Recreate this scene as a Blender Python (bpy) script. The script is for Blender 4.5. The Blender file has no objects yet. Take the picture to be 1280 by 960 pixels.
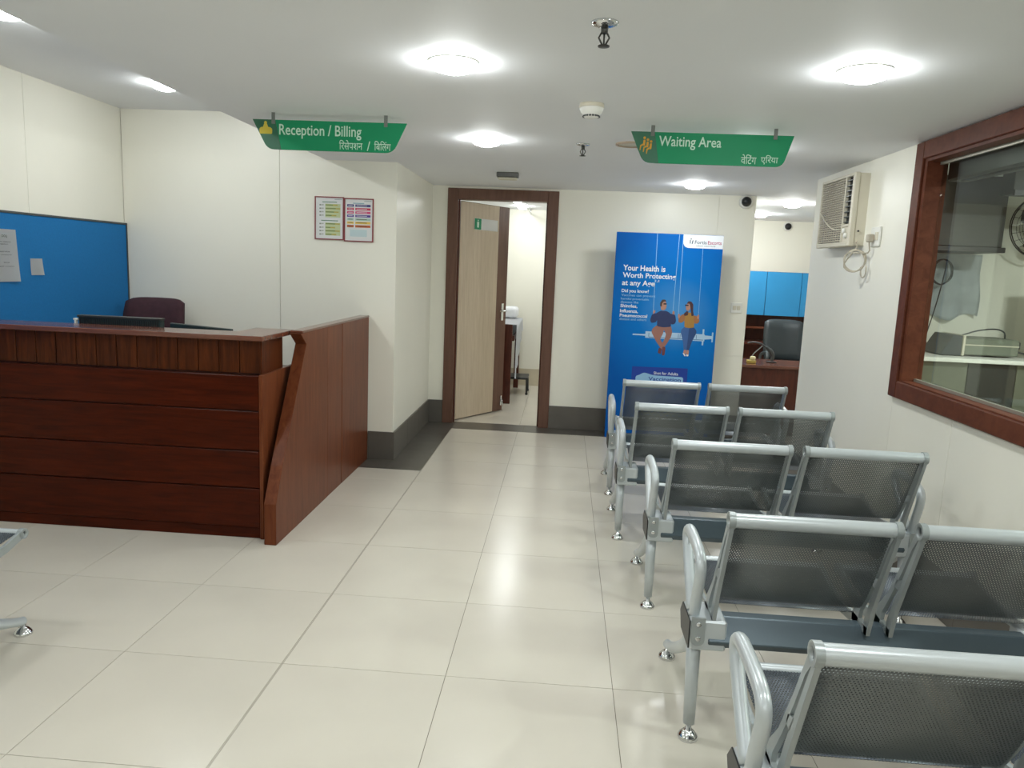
import bpy, bmesh, math, random
from mathutils import Vector, Matrix

random.seed(7)
S = bpy.context.scene
COL = S.collection
PI = math.pi

# ------------------------------------------------------------------ camera
def make_camera():
    f, pi_, ya, ro = 939.172, 0.15438, -0.064033, 0.041817
    pos = Vector((0.956615, -2.497179, 1.466941))
    fw = Vector((math.sin(ya) * math.cos(pi_), math.cos(ya) * math.cos(pi_), -math.sin(pi_)))
    r = Vector((math.cos(ya), -math.sin(ya), 0))
    u = r.cross(fw)
    r2 = math.cos(ro) * r + math.sin(ro) * u
    u2 = -math.sin(ro) * r + math.cos(ro) * u
    cd = bpy.data.cameras.new('camera')
    cd.sensor_width = 36.0
    cd.lens = f * 36.0 / 1280.0
    cd.clip_start = 0.02
    co = bpy.data.objects.new('camera', cd)
    COL.objects.link(co)
    m = Matrix.Identity(4)
    for i in range(3):
        m[i][0] = r2[i]; m[i][1] = u2[i]; m[i][2] = -fw[i]; m[i][3] = pos[i]
    co.matrix_world = m
    S.camera = co
make_camera()

# ------------------------------------------------------------------ world, exposure
W = bpy.data.worlds.new('world')
S.world = W
W.use_nodes = True
W.node_tree.nodes['Background'].inputs[0].default_value = (0.8, 0.85, 0.9, 1)
W.node_tree.nodes['Background'].inputs[1].default_value = 0.05
S.view_settings.view_transform = 'Standard'
S.view_settings.look = 'None'
S.view_settings.gamma = 1.0
S.view_settings.use_curve_mapping = False
S.view_settings.exposure = 0.0
LAMP = 103.0            # emission strength of the ceiling downlights
LAMP_COLOR = (0.965, 1.0, 0.99)

# ------------------------------------------------------------------ materials
def s2l(c):
    return tuple(((v / 255.0) / 12.92 if v / 255.0 <= 0.04045 else ((v / 255.0 + 0.055) / 1.055) ** 2.4) for v in c)

def mat(name, rgb, rough=0.5, metal=0.0, var=0.06, scale=6.0, bump=0.0, bscale=80.0, stretch=(1, 1, 1), coat=0.0,
        emit=0.0, spec=0.5, objvar=0.0):
    m = bpy.data.materials.new(name)
    m.use_nodes = True
    nt = m.node_tree
    b = nt.nodes['Principled BSDF']
    c = s2l(rgb)
    b.inputs['Roughness'].default_value = rough
    b.inputs['Metallic'].default_value = metal
    b.inputs['Specular IOR Level'].default_value = spec
    b.inputs['Coat Weight'].default_value = coat
    b.inputs['Coat Roughness'].default_value = 0.12
    if emit:
        b.inputs['Emission Color'].default_value = (*c, 1)
        b.inputs['Emission Strength'].default_value = emit
        b.inputs['Base Color'].default_value = (*c, 1)
        return m
    tc = nt.nodes.new('ShaderNodeTexCoord')
    mp = nt.nodes.new('ShaderNodeMapping')
    mp.inputs['Scale'].default_value = stretch
    nt.links.new(tc.outputs['Object'], mp.inputs['Vector'])
    n = nt.nodes.new('ShaderNodeTexNoise')
    n.inputs['Scale'].default_value = scale
    n.inputs['Detail'].default_value = 5
    nt.links.new(mp.outputs['Vector'], n.inputs['Vector'])
    cr = nt.nodes.new('ShaderNodeValToRGB')
    cr.color_ramp.elements[0].position = 0.3
    cr.color_ramp.elements[1].position = 0.7
    cr.color_ramp.elements[0].color = (*[max(0, v * (1 - var)) for v in c], 1)
    cr.color_ramp.elements[1].color = (*[min(1, v * (1 + var)) for v in c], 1)
    nt.links.new(n.outputs['Fac'], cr.inputs['Fac'])
    out = cr.outputs['Color']
    if objvar:
        oi = nt.nodes.new('ShaderNodeObjectInfo')
        mr = nt.nodes.new('ShaderNodeMapRange')
        mr.inputs['To Min'].default_value = 1 - objvar
        mr.inputs['To Max'].default_value = 1 + objvar
        nt.links.new(oi.outputs['Random'], mr.inputs['Value'])
        hs = nt.nodes.new('ShaderNodeHueSaturation')
        nt.links.new(mr.outputs['Result'], hs.inputs['Value'])
        nt.links.new(out, hs.inputs['Color'])
        out = hs.outputs['Color']
    nt.links.new(out, b.inputs['Base Color'])
    if bump:
        n2 = nt.nodes.new('ShaderNodeTexNoise')
        n2.inputs['Scale'].default_value = bscale
        nt.links.new(mp.outputs['Vector'], n2.inputs['Vector'])
        bp = nt.nodes.new('ShaderNodeBump')
        bp.inputs['Strength'].default_value = bump
        bp.inputs['Distance'].default_value = 0.002
        nt.links.new(n2.outputs['Fac'], bp.inputs['Height'])
        nt.links.new(bp.outputs['Normal'], b.inputs['Normal'])
    return m

def wood(name, rgb, rgb2, stretch, rough=0.3, coat=0.0, scale=3.0, objvar=0.05, spec=0.3):
    m = bpy.data.materials.new(name)
    m.use_nodes = True
    nt = m.node_tree
    b = nt.nodes['Principled BSDF']
    b.inputs['Roughness'].default_value = rough
    b.inputs['Specular IOR Level'].default_value = spec
    b.inputs['Coat Weight'].default_value = coat
    b.inputs['Coat Roughness'].default_value = 0.15
    tc = nt.nodes.new('ShaderNodeTexCoord')
    oi = nt.nodes.new('ShaderNodeObjectInfo')
    ad = nt.nodes.new('ShaderNodeVectorMath'); ad.operation = 'ADD'
    ml = nt.nodes.new('ShaderNodeVectorMath'); ml.operation = 'SCALE'
    ml.inputs['Scale'].default_value = 3.0
    cb = nt.nodes.new('ShaderNodeCombineXYZ')
    for k in range(3):
        nt.links.new(oi.outputs['Random'], cb.inputs[k])
    nt.links.new(cb.outputs[0], ml.inputs[0])
    nt.links.new(tc.outputs['Object'], ad.inputs[0])
    nt.links.new(ml.outputs[0], ad.inputs[1])
    mp = nt.nodes.new('ShaderNodeMapping')
    mp.inputs['Scale'].default_value = stretch
    nt.links.new(ad.outputs[0], mp.inputs['Vector'])
    n = nt.nodes.new('ShaderNodeTexNoise')
    n.inputs['Scale'].default_value = scale
    n.inputs['Detail'].default_value = 8
    n.inputs['Roughness'].default_value = 0.65
    n.inputs['Distortion'].default_value = 0.6
    nt.links.new(mp.outputs['Vector'], n.inputs['Vector'])
    cr = nt.nodes.new('ShaderNodeValToRGB')
    cr.color_ramp.elements[0].position = 0.32
    cr.color_ramp.elements[1].position = 0.68
    cr.color_ramp.elements[0].color = (*s2l(rgb), 1)
    cr.color_ramp.elements[1].color = (*s2l(rgb2), 1)
    nt.links.new(n.outputs['Fac'], cr.inputs['Fac'])
    mr = nt.nodes.new('ShaderNodeMapRange')
    mr.inputs['To Min'].default_value = 1 - objvar
    mr.inputs['To Max'].default_value = 1 + objvar
    nt.links.new(oi.outputs['Random'], mr.inputs['Value'])
    hs = nt.nodes.new('ShaderNodeHueSaturation')
    nt.links.new(mr.outputs['Result'], hs.inputs['Value'])
    nt.links.new(cr.outputs['Color'], hs.inputs['Color'])
    nt.links.new(hs.outputs['Color'], b.inputs['Base Color'])
    return m

def perforated(name, rgb, rough, metal, pitch=0.0078, rad=0.0020):
    """sheet steel with staggered round holes: UV is in metres"""
    m = bpy.data.materials.new(name)
    m.use_nodes = True
    nt = m.node_tree
    b = nt.nodes['Principled BSDF']
    b.inputs['Base Color'].default_value = (*s2l(rgb), 1)
    b.inputs['Roughness'].default_value = rough
    b.inputs['Metallic'].default_value = metal
    uv = nt.nodes.new('ShaderNodeUVMap')
    def dist(off):
        a = nt.nodes.new('ShaderNodeVectorMath'); a.operation = 'ADD'
        a.inputs[1].default_value = (off[0], off[1], 0)
        nt.links.new(uv.outputs['UV'], a.inputs[0])
        d = nt.nodes.new('ShaderNodeVectorMath'); d.operation = 'DIVIDE'
        d.inputs[1].default_value = (pitch, pitch * 1.732, 1)
        nt.links.new(a.outputs[0], d.inputs[0])
        fr = nt.nodes.new('ShaderNodeVectorMath'); fr.operation = 'FRACTION'
        nt.links.new(d.outputs[0], fr.inputs[0])
        sb = nt.nodes.new('ShaderNodeVectorMath'); sb.operation = 'SUBTRACT'
        sb.inputs[1].default_value = (0.5, 0.5, 0)
        nt.links.new(fr.outputs[0], sb.inputs[0])
        mu = nt.nodes.new('ShaderNodeVectorMath'); mu.operation = 'MULTIPLY'
        mu.inputs[1].default_value = (pitch, pitch * 1.732, 0)
        nt.links.new(sb.outputs[0], mu.inputs[0])
        le = nt.nodes.new('ShaderNodeVectorMath'); le.operation = 'LENGTH'
        nt.links.new(mu.outputs[0], le.inputs[0])
        return le.outputs['Value']
    mn = nt.nodes.new('ShaderNodeMath'); mn.operation = 'MINIMUM'
    nt.links.new(dist((0, 0)), mn.inputs[0])
    nt.links.new(dist((pitch / 2, pitch * 0.866)), mn.inputs[1])
    lt = nt.nodes.new('ShaderNodeMath'); lt.operation = 'LESS_THAN'
    lt.inputs[1].default_value = rad
    nt.links.new(mn.outputs[0], lt.inputs[0])
    tr = nt.nodes.new('ShaderNodeBsdfTransparent')
    mx = nt.nodes.new('ShaderNodeMixShader')
    nt.links.new(lt.outputs[0], mx.inputs[0])
    nt.links.new(b.outputs[0], mx.inputs[1])
    nt.links.new(tr.outputs[0], mx.inputs[2])
    nt.links.new(mx.outputs[0], nt.nodes['Material Output'].inputs['Surface'])
    return m

def glass(name, tint, rough=0.0):
    m = bpy.data.materials.new(name)
    m.use_nodes = True
    nt = m.node_tree
    nt.nodes.remove(nt.nodes['Principled BSDF'])
    tr = nt.nodes.new('ShaderNodeBsdfTransparent')
    tr.inputs['Color'].default_value = (*tint, 1)
    gl = nt.nodes.new('ShaderNodeBsdfGlossy')
    gl.inputs['Roughness'].default_value = rough
    fr = nt.nodes.new('ShaderNodeFresnel')
    ge = nt.nodes.new('ShaderNodeNewGeometry')
    mr = nt.nodes.new('ShaderNodeMapRange')     # same reflectance from either side of the thin pane
    mr.inputs['To Min'].default_value = 1.45
    mr.inputs['To Max'].default_value = 1 / 1.45
    nt.links.new(ge.outputs['Backfacing'], mr.inputs['Value'])
    nt.links.new(mr.outputs['Result'], fr.inputs['IOR'])
    mx = nt.nodes.new('ShaderNodeMixShader')
    nt.links.new(fr.outputs[0], mx.inputs[0])
    nt.links.new(tr.outputs[0], mx.inputs[1])
    nt.links.new(gl.outputs[0], mx.inputs[2])
    nt.links.new(mx.outputs[0], nt.nodes['Material Output'].inputs['Surface'])
    return m

M = {}
M['wall'] = mat('cream_wall_paint', (243, 241, 229), 0.38, var=0.015, scale=1.5)
M['ceiling'] = mat('ceiling_paint', (243, 245, 248), 0.7, var=0.01, scale=2)
M['grout'] = mat('grout', (120, 112, 95), 0.8)
M['tile'] = mat('vitrified_floor_tile', (217, 211, 198), 0.22, var=0.035, scale=2.2, objvar=0.012, spec=0.5)
M['granite'] = mat('dark_grey_tile', (88, 84, 78), 0.3, var=0.12, scale=8, objvar=0.05)
M['skirt'] = mat('dark_grey_skirting', (96, 92, 86), 0.35, var=0.08, scale=6, objvar=0.04)
M['lightskirt'] = mat('beige_skirting', (205, 195, 172), 0.3)
M['wood_h'] = wood('mahogany_laminate_lengthwise', (50, 15, 4), (80, 27, 8), (1.2, 14, 14), spec=0.12)
M['wood_v'] = wood('mahogany_laminate_upright', (58, 25, 9), (96, 47, 20), (14, 14, 1.2), spec=0.15)
M['wood_p'] = wood('mahogany_panel_upright', (92, 45, 26), (118, 66, 40), (12, 12, 1.0), objvar=0.03, spec=0.12)
M['wood_top'] = wood('mahogany_top', (92, 50, 36), (118, 70, 52), (1.2, 12, 12), rough=0.16, spec=0.7)
M['wood_frame'] = wood('brown_frame_wood', (98, 70, 58), (116, 84, 70), (10, 10, 1.0), rough=0.4)
M['wood_win'] = wood('red_brown_window_wood', (84, 44, 30), (106, 60, 42), (6, 6, 6), rough=0.45, spec=0.15)
M['wood_dark'] = wood('dark_red_brown_wood', (70, 34, 26), (96, 50, 38), (8, 8, 1.5))
M['oak'] = wood('pale_oak_laminate', (198, 180, 156), (214, 198, 176), (16, 16, 1.0), rough=0.45)
M['silver'] = mat('silver_grey_paint', (196, 203, 206), 0.3, metal=0.25, var=0.02)
M['silver_dark'] = mat('silver_grey_bracket', (160, 167, 168), 0.35, metal=0.3, var=0.02)
M['chrome'] = mat('chrome', (220, 222, 224), 0.12, metal=1.0, var=0.01)
M['beam'] = mat('blue_grey_beam_steel', (78, 92, 100), 0.35, metal=0.3, var=0.03)
M['perf'] = perforated('perforated_steel_back', (112, 117, 117), 0.4, 0.45)
M['perf_seat'] = perforated('perforated_steel_seat', (84, 92, 100), 0.4, 0.45)
M['black'] = mat('black_plastic', (28, 30, 32), 0.4)
M['black_soft'] = mat('black_leatherette', (46, 54, 58), 0.42, bump=0.15)
M['maroon'] = mat('maroon_fabric', (62, 34, 42), 0.85, var=0.15, scale=30, bump=0.3)
M['dkgrey'] = mat('dark_grey_plastic', (66, 72, 74), 0.4)
M['screen'] = mat('dark_green_grey_plastic', (40, 54, 54), 0.35)
M['white'] = mat('white_plastic', (236, 236, 230), 0.4, var=0.01)
M['cream_plastic'] = mat('aged_cream_plastic', (214, 208, 190), 0.5, var=0.04)
M['ac_grille'] = mat('grey_beige_grille', (196, 188, 172), 0.6, var=0.04)
M['paper'] = mat('white_paper', (226, 228, 228), 0.7, var=0.02)
M['ink'] = mat('grey_ink', (110, 112, 116), 0.7)
M['ink_green'] = mat('green_grey_ink', (88, 106, 84), 0.7)
M['felt'] = mat('blue_pinboard_fabric', (8, 112, 176), 0.85, var=0.06, scale=120, bump=0.2)
M['blue_cab'] = mat('blue_laminate', (46, 140, 196), 0.4, var=0.02)
M['metal_dark'] = mat('dark_metal', (84, 84, 82), 0.4, metal=0.8)
M['sign_green'] = mat('green_sign_vinyl', (34, 146, 100), 0.45, var=0.02, spec=0.2)
M['sign_dark'] = mat('dark_green_sign_vinyl', (46, 106, 80), 0.35, var=0.02)
M['sign_text'] = mat('pale_sign_lettering', (200, 232, 214), 0.5, var=0.01)
M['sign_yellow'] = mat('yellow_sign_print', (214, 196, 70), 0.5, var=0.01)
M['sign_orange'] = mat('orange_sign_print', (214, 156, 40), 0.5, var=0.01)
M['red_frame'] = mat('dark_red_frame', (140, 62, 66), 0.5)
M['sheet'] = mat('white_bedsheet', (232, 234, 238), 0.9, var=0.04, scale=14, bump=0.4, bscale=12)
M['shade_white'] = mat('pale_blue_cloth', (216, 224, 228), 0.9, var=0.1, scale=12, bump=0.5, bscale=10)
M['device'] = mat('grey_green_device', (122, 128, 114), 0.5, var=0.04)
M['cable'] = mat('grey_cable', (184, 176, 158), 0.5)
M['cab_grey'] = mat('olive_grey_laminate', (104, 108, 92), 0.5)
M['dark_lam'] = mat('dark_charcoal_laminate', (52, 54, 50), 0.5)
M['glass'] = glass('window_glass', (0.86, 0.9, 0.86))
M['lamp'] = mat('lamp_diffuser', (255, 255, 255), emit=LAMP)
M['lamp_office'] = mat('office_lamp_diffuser', (255, 255, 255), emit=LAMP * 2.4)
M['fill_lamp_lab'] = mat('lab_fill_diffuser', (255, 255, 255), emit=LAMP * 6.0)  # for the fill lamps added in the room behind the window
for _k in ('lamp', 'lamp_office', 'fill_lamp_lab'):
    M[_k].node_tree.nodes['Principled BSDF'].inputs['Emission Color'].default_value = (*LAMP_COLOR, 1)
M['hanger'] = mat('grey_hanger_strip', (120, 124, 120), 0.5)
M['alum'] = mat('aluminium_bead', (170, 168, 156), 0.4, metal=0.6)
def flat(name, rgb): return mat(name, rgb, 0.45, var=0.01)

# ------------------------------------------------------------------ mesh builder
class MB:
    def __init__(self):
        self.bm = bmesh.new()
        self.uv = None
    def _take(self, t, mtx=None):
        if mtx is not None:
            bmesh.ops.transform(t, matrix=mtx, verts=t.verts)
        me = bpy.data.meshes.new('tmp')
        t.to_mesh(me); t.free()
        self.bm.from_mesh(me)
        bpy.data.meshes.remove(me)
        return self
    def box(self, x0, x1, y0, y1, z0, z1, bev=0.0, seg=1, mtx=None):
        t = bmesh.new()
        bmesh.ops.create_cube(t, size=1)
        bmesh.ops.scale(t, vec=(abs(x1 - x0), abs(y1 - y0), abs(z1 - z0)), verts=t.verts)
        bmesh.ops.translate(t, vec=((x0 + x1) / 2, (y0 + y1) / 2, (z0 + z1) / 2), verts=t.verts)
        if bev:
            bmesh.ops.bevel(t, geom=t.edges[:], offset=bev, segments=seg, affect='EDGES', profile=0.6)
        return self._take(t, mtx)
    def prism(self, pts, axis, a, b, bev=0.0, mtx=None):
        """polygon pts (2-D) extruded along axis from a to b"""
        def P(p, w):
            return {'x': (w, p[0], p[1]), 'y': (p[0], w, p[1]), 'z': (p[0], p[1], w)}[axis]
        t = bmesh.new()
        v0 = [t.verts.new(P(p, a)) for p in pts]
        v1 = [t.verts.new(P(p, b)) for p in pts]
        n = len(pts)
        t.faces.new(v0); t.faces.new(v1[::-1])
        for i in range(n):
            t.faces.new((v0[i], v1[i], v1[(i + 1) % n], v0[(i + 1) % n]))
        bmesh.ops.recalc_face_normals(t, faces=t.faces)
        if bev:
            bmesh.ops.bevel(t, geom=t.edges[:], offset=bev, segments=1, affect='EDGES')
        return self._take(t, mtx)
    def tube(self, pts, r, n=10, closed=False, caps=True):
        pts = [Vector(p) for p in pts]
        N = len(pts)
        rs = r if isinstance(r, (list, tuple)) else [r] * N
        t = bmesh.new()
        rings = []
        prev = None
        for i, p in enumerate(pts):
            if closed:
                d = pts[(i + 1) % N] - pts[i - 1]
            else:
                d = pts[min(i + 1, N - 1)] - pts[max(i - 1, 0)]
            d.normalize()
            if prev is None:
                a = Vector((1, 0, 0)) if abs(d.x) < 0.9 else Vector((0, 1, 0))
                u = d.cross(a).normalized()
            else:
                u = (prev - d * prev.dot(d))
                u = u.normalized() if u.length > 1e-6 else d.orthogonal().normalized()
            prev = u
            w = d.cross(u)
            rings.append([t.verts.new(p + (u * math.cos(2 * PI * k / n) + w * math.sin(2 * PI * k / n)) * rs[i]) for k in range(n)])
        for i in range(N if closed else N - 1):
            A, B = rings[i], rings[(i + 1) % N]
            for k in range(n):
                t.faces.new((A[k], A[(k + 1) % n], B[(k + 1) % n], B[k]))
        if caps and not closed:
            t.faces.new(rings[0][::-1]); t.faces.new(rings[-1])
        for f in t.faces: f.smooth = len(f.verts) == 4
        bmesh.ops.recalc_face_normals(t, faces=t.faces)
        return self._take(t)
    def lathe(self, prof, c, n=20, axis='z', cap=True):
        """prof = [(r, h)...] round axis through c"""
        t = bmesh.new()
        rings = []
        for r, h in prof:
            ring = []
            for k in range(n):
                a = 2 * PI * k / n
                x, y = r * math.cos(a), r * math.sin(a)
                q = {'z': (x, y, h), 'y': (x, h, y), 'x': (h, x, y)}[axis]
                ring.append(t.verts.new(Vector(q) + Vector(c)))
            rings.append(ring)
        for i in range(len(rings) - 1):
            for k in range(n):
                f = t.faces.new((rings[i][k], rings[i][(k + 1) % n], rings[i + 1][(k + 1) % n], rings[i + 1][k]))
                f.smooth = True
        if cap:
            t.faces.new(rings[0][::-1]); t.faces.new(rings[-1])
        bmesh.ops.remove_doubles(t, verts=t.verts, dist=1e-6)
        bmesh.ops.recalc_face_normals(t, faces=t.faces)
        return self._take(t)
    def sweep(self, prof, x0, x1, thick, uv=True):
        """sheet: profile [(y,z)...] swept along x, with thickness; UV in metres"""
        t = bmesh.new()
        L = t.loops.layers.uv.new('UVMap')
        n = len(prof)
        nor = []
        for i in range(n):
            a = Vector(prof[max(i - 1, 0)]); b = Vector(prof[min(i + 1, n - 1)])
            d = (b - a).normalized()
            nor.append(Vector((-d.y, d.x)))
        arc = [0]
        for i in range(1, n):
            arc.append(arc[-1] + (Vector(prof[i]) - Vector(prof[i - 1])).length)
        def row(s):
            out = []
            for i, p in enumerate(prof):
                q = Vector(p) + nor[i] * thick * s
                out.append((t.verts.new((x0, q.x, q.y)), t.verts.new((x1, q.x, q.y))))
            return out
        A, B = row(0), row(1)
        def face(vs, uvs, sm=True):
            f = t.faces.new(vs)
            f.smooth = sm
            for l, q in zip(f.loops, uvs): l[L].uv = q
        for R_ in (A, B):
            for i in range(n - 1):
                face((R_[i][0], R_[i][1], R_[i + 1][1], R_[i + 1][0]),
                     ((x0, arc[i]), (x1, arc[i]), (x1, arc[i + 1]), (x0, arc[i + 1])))
        z = (0, 0)
        for i in range(n - 1):
            for k in (0, 1):
                face((A[i][k], A[i + 1][k], B[i + 1][k], B[i][k]), (z, z, z, z), False)
        for i in (0, n - 1):
            face((A[i][0], A[i][1], B[i][1], B[i][0]), (z, z, z, z), False)
        bmesh.ops.recalc_face_normals(t, faces=t.faces)
        return self._take(t)
    def build(self, name, material, parent=None, local=False, loc=None):
        me = bpy.data.meshes.new(name)
        o = bpy.data.objects.new(name, me)
        if not local:
            base = loc if loc is not None else (WLOC.get(parent.name, Vector()) if parent else None)
            if base is None:
                # origin at the base centre of the mesh
                vs = [v.co for v in self.bm.verts]
                base = Vector(((min(v.x for v in vs) + max(v.x for v in vs)) / 2,
                               (min(v.y for v in vs) + max(v.y for v in vs)) / 2, min(v.z for v in vs)))
            base = Vector(base)
            bmesh.ops.translate(self.bm, vec=-base, verts=self.bm.verts)
            if parent is None:
                o.location = base
                WLOC[o.name] = base
            else:
                pb = WLOC.get(parent.name, Vector())
                o.location = base - pb
                WLOC[o.name] = base
        self.bm.to_mesh(me); self.bm.free()
        if material is not None:
            me.materials.append(material)
        COL.objects.link(o)
        if parent is not None: o.parent = parent
        if not local: WLOC[o.name] = WLOC.get(o.name, Vector())
        return o
WLOC = {}

def tag(o, label=None, cat=None, group=None, kind=None):
    if label: o['label'] = label
    if cat: o['category'] = cat
    if group: o['group'] = group
    if kind: o['kind'] = kind
    return o

def thing(name, loc, label, cat, group=None, rz=0.0):
    o = bpy.data.objects.new(name, None)
    o.empty_display_size = 0.1
    COL.objects.link(o)
    o.location = loc
    o.rotation_euler = (0, 0, rz)
    WLOC[o.name] = Vector(loc)
    return tag(o, label, cat, group)

def piece(name, mesh, parent, loc):
    o = bpy.data.objects.new(name, mesh)
    COL.objects.link(o)
    o.parent = parent
    o.location = Vector(loc) - WLOC.get(parent.name, Vector())
    WLOC[o.name] = Vector(loc)
    return o

def copy_tree(o, parent=None):
    c = o.copy()
    COL.objects.link(c)
    if parent is not None: c.parent = parent
    for ch in list(o.children): copy_tree(ch, c)
    return c

def arc2(cx, cy, r, a0, a1, n):
    return [(cx + r * math.cos(math.radians(a0 + (a1 - a0) * i / n)), cy + r * math.sin(math.radians(a0 + (a1 - a0) * i / n))) for i in range(n + 1)]

def rounded(pts, r, n=4):
    """round the corners of a 2-D polygon; r = radius or list of radii"""
    out = []
    N = len(pts)
    for i in range(N):
        rr = r[i] if isinstance(r, (list, tuple)) else r
        p = Vector(pts[i])
        if rr <= 0:
            out.append(tuple(p)); continue
        a = (Vector(pts[i - 1]) - p); b = (Vector(pts[(i + 1) % N]) - p)
        k = min(rr, a.length * 0.49, b.length * 0.49)
        A = p + a.normalized() * k; B = p + b.normalized() * k
        for j in range(n + 1):
            t = j / n
            out.append(tuple(A * (1 - t) ** 2 + p * 2 * t * (1 - t) + B * t * t))
    return out

def smooth3(pts, n=6, closed=False):
    """Catmull-Rom through 3-D points"""
    P = [Vector(p) for p in pts]
    N = len(P)
    out = []
    rng = range(N) if closed else range(N - 1)
    for i in rng:
        p0 = P[i - 1] if (closed or i > 0) else P[0]
        p1 = P[i]; p2 = P[(i + 1) % N]
        p3 = P[(i + 2) % N] if (closed or i + 2 < N) else P[-1]
        for j in range(n):
            t = j / n
            out.append(0.5 * ((2 * p1) + (p2 - p0) * t + (2 * p0 - 5 * p1 + 4 * p2 - p3) * t * t + (3 * p1 - p0 - 3 * p2 + p3) * t ** 3))
    if not closed: out.append(P[-1])
    return out

# lettering: text turned into a thin mesh fitted into a rectangle of a plane
def lettering(name, body, parent, material, box, place, bold=0.0, depth=0.0006, spacing=1.0):
    cu = bpy.data.curves.new(name, 'FONT')
    cu.body = body
    cu.offset = bold
    cu.resolution_u = 3
    cu.space_character = spacing
    to = bpy.data.objects.new('tmp_text', cu)
    COL.objects.link(to)
    dg = bpy.context.evaluated_depsgraph_get()
    me = bpy.data.meshes.new_from_object(to.evaluated_get(dg))
    bpy.data.objects.remove(to); bpy.data.curves.remove(cu)
    xs = [v.co.x for v in me.vertices]; ys = [v.co.y for v in me.vertices]
    x0, x1, y0, y1 = min(xs), max(xs), min(ys), max(ys)
    u0, u1, v0, v1 = box
    base = WLOC.get(parent.name, Vector())
    for v in me.vertices:
        u = u0 + (v.co.x - x0) / (x1 - x0) * (u1 - u0)
        w = v0 + (v.co.y - y0) / (y1 - y0) * (v1 - v0)
        v.co = Vector(place(u, w, depth)) - base
    me.materials.clear()
    me.materials.append(material)
    me.name = name
    o = bpy.data.objects.new(name, me)
    COL.objects.link(o)
    o.parent = parent
    WLOC[o.name] = base
    return o

def print_poly(mb, pts, place, d):
    """a thin flat printed shape: polygon in (u, v) laid on a plane at depth d"""
    t = bmesh.new()
    vs = [t.verts.new(place(u, v, d)) for u, v in pts]
    t.faces.new(vs)
    return mb._take(t)

# ================================================================== STRUCTURE
H = 2.165           # main ceiling
HH = 2.475          # raised ceiling over the reception
XL, XR = -2.29, 2.70
YB, YF = 4.37, 2.92 # back wall, wall behind the reception
YN = -4.3

# floor: grout bed carrying tiles
floor = MB().box(XL - 0.1, 5.0, YN - 0.1, 7.4, -0.12, -0.0015).build('floor', M['grout'], loc=(0, 0, -0.12))
tag(floor, kind='structure')
T, G = 0.6, 0.0022
tile_mesh = {}
def floor_tile(x0, x1, y0, y1, material=None, name='floor_tile'):
    material = material or M['tile']
    key = (round(x1 - x0, 4), round(y1 - y0, 4), material.name)
    w, d = x1 - x0 - G, y1 - y0 - G
    if key not in tile_mesh:
        mb = MB().box(-w / 2, w / 2, -d / 2, d / 2, -0.01, 0.0)
        me = bpy.data.meshes.new(name)
        mb.bm.to_mesh(me); mb.bm.free()
        me.materials.append(material)
        tile_mesh[key] = me
    return piece(name, tile_mesh[key], floor, ((x0 + x1) / 2, (y0 + y1) / 2, 0))
BX0, BX1, BY0 = -0.267, -0.005, 2.665     # dark border strips
def clip_tiles(rx0, rx1, ry0, ry1):
    i0, i1 = math.floor(rx0 / T), math.ceil(rx1 / T)
    j0, j1 = math.floor(ry0 / T), math.ceil(ry1 / T)
    for i in range(i0, i1):
        for j in range(j0, j1):
            x0, x1 = max(i * T, rx0), min((i + 1) * T, rx1)
            y0, y1 = max(j * T, ry0), min((j + 1) * T, ry1)
            if x1 - x0 > 0.004 and y1 - y0 > 0.004:
                floor_tile(x0, x1, y0, y1)
clip_tiles(XL, BX1, -2.4, BY0)
clip_tiles(BX1, XR, -2.4, 4.125)
for k in range(4):
    floor_tile(BX1 + 0.65 * k, min(BX1 + 0.65 * (k + 1), 2.595), 4.125, YB + 0.06, M['granite'], 'border_tile')
for y0, y1 in ((BY0, 3.27), (3.27, 3.87), (3.87, YB)):
    floor_tile(BX0, BX1, y0, y1, M['granite'], 'border_tile')
for x0, x1 in ((-1.05, -0.45), (-0.45, BX0)):
    floor_tile(x0, x1, BY0, YF, M['granite'], 'border_tile')
clip_tiles(XL, -1.05, BY0, YF)
clip_tiles(-0.35, 2.35, YB + 0.06, 6.9)     # room behind the door
clip_tiles(2.6, 4.9, YB + 0.06, 7.2)        # office behind the opening
clip_tiles(XR, 4.9, 3.1, YB + 0.06)

# ceiling with the raised bay over the reception
cb = MB()
cb.box(-0.78, 5.0, YN - 0.1, 7.4, H, 2.62)
cb.box(XL - 0.1, -0.78, YN - 0.1, YF + 0.1, HH, 2.62)
tag(cb.build('ceiling', M['ceiling'], loc=(0, 0, H)), kind='structure')

def wall(name, *boxes):
    mb = MB()
    for b in boxes: mb.box(*b)
    return tag(mb.build(name, M['wall']), kind='structure')

def panel(parent, x0, x1, y0, y1, z0, z1):
    return MB().box(x0, x1, y0, y1, z0, z1, bev=0.0012).build('wall_panel', M['wall'], parent)

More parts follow.
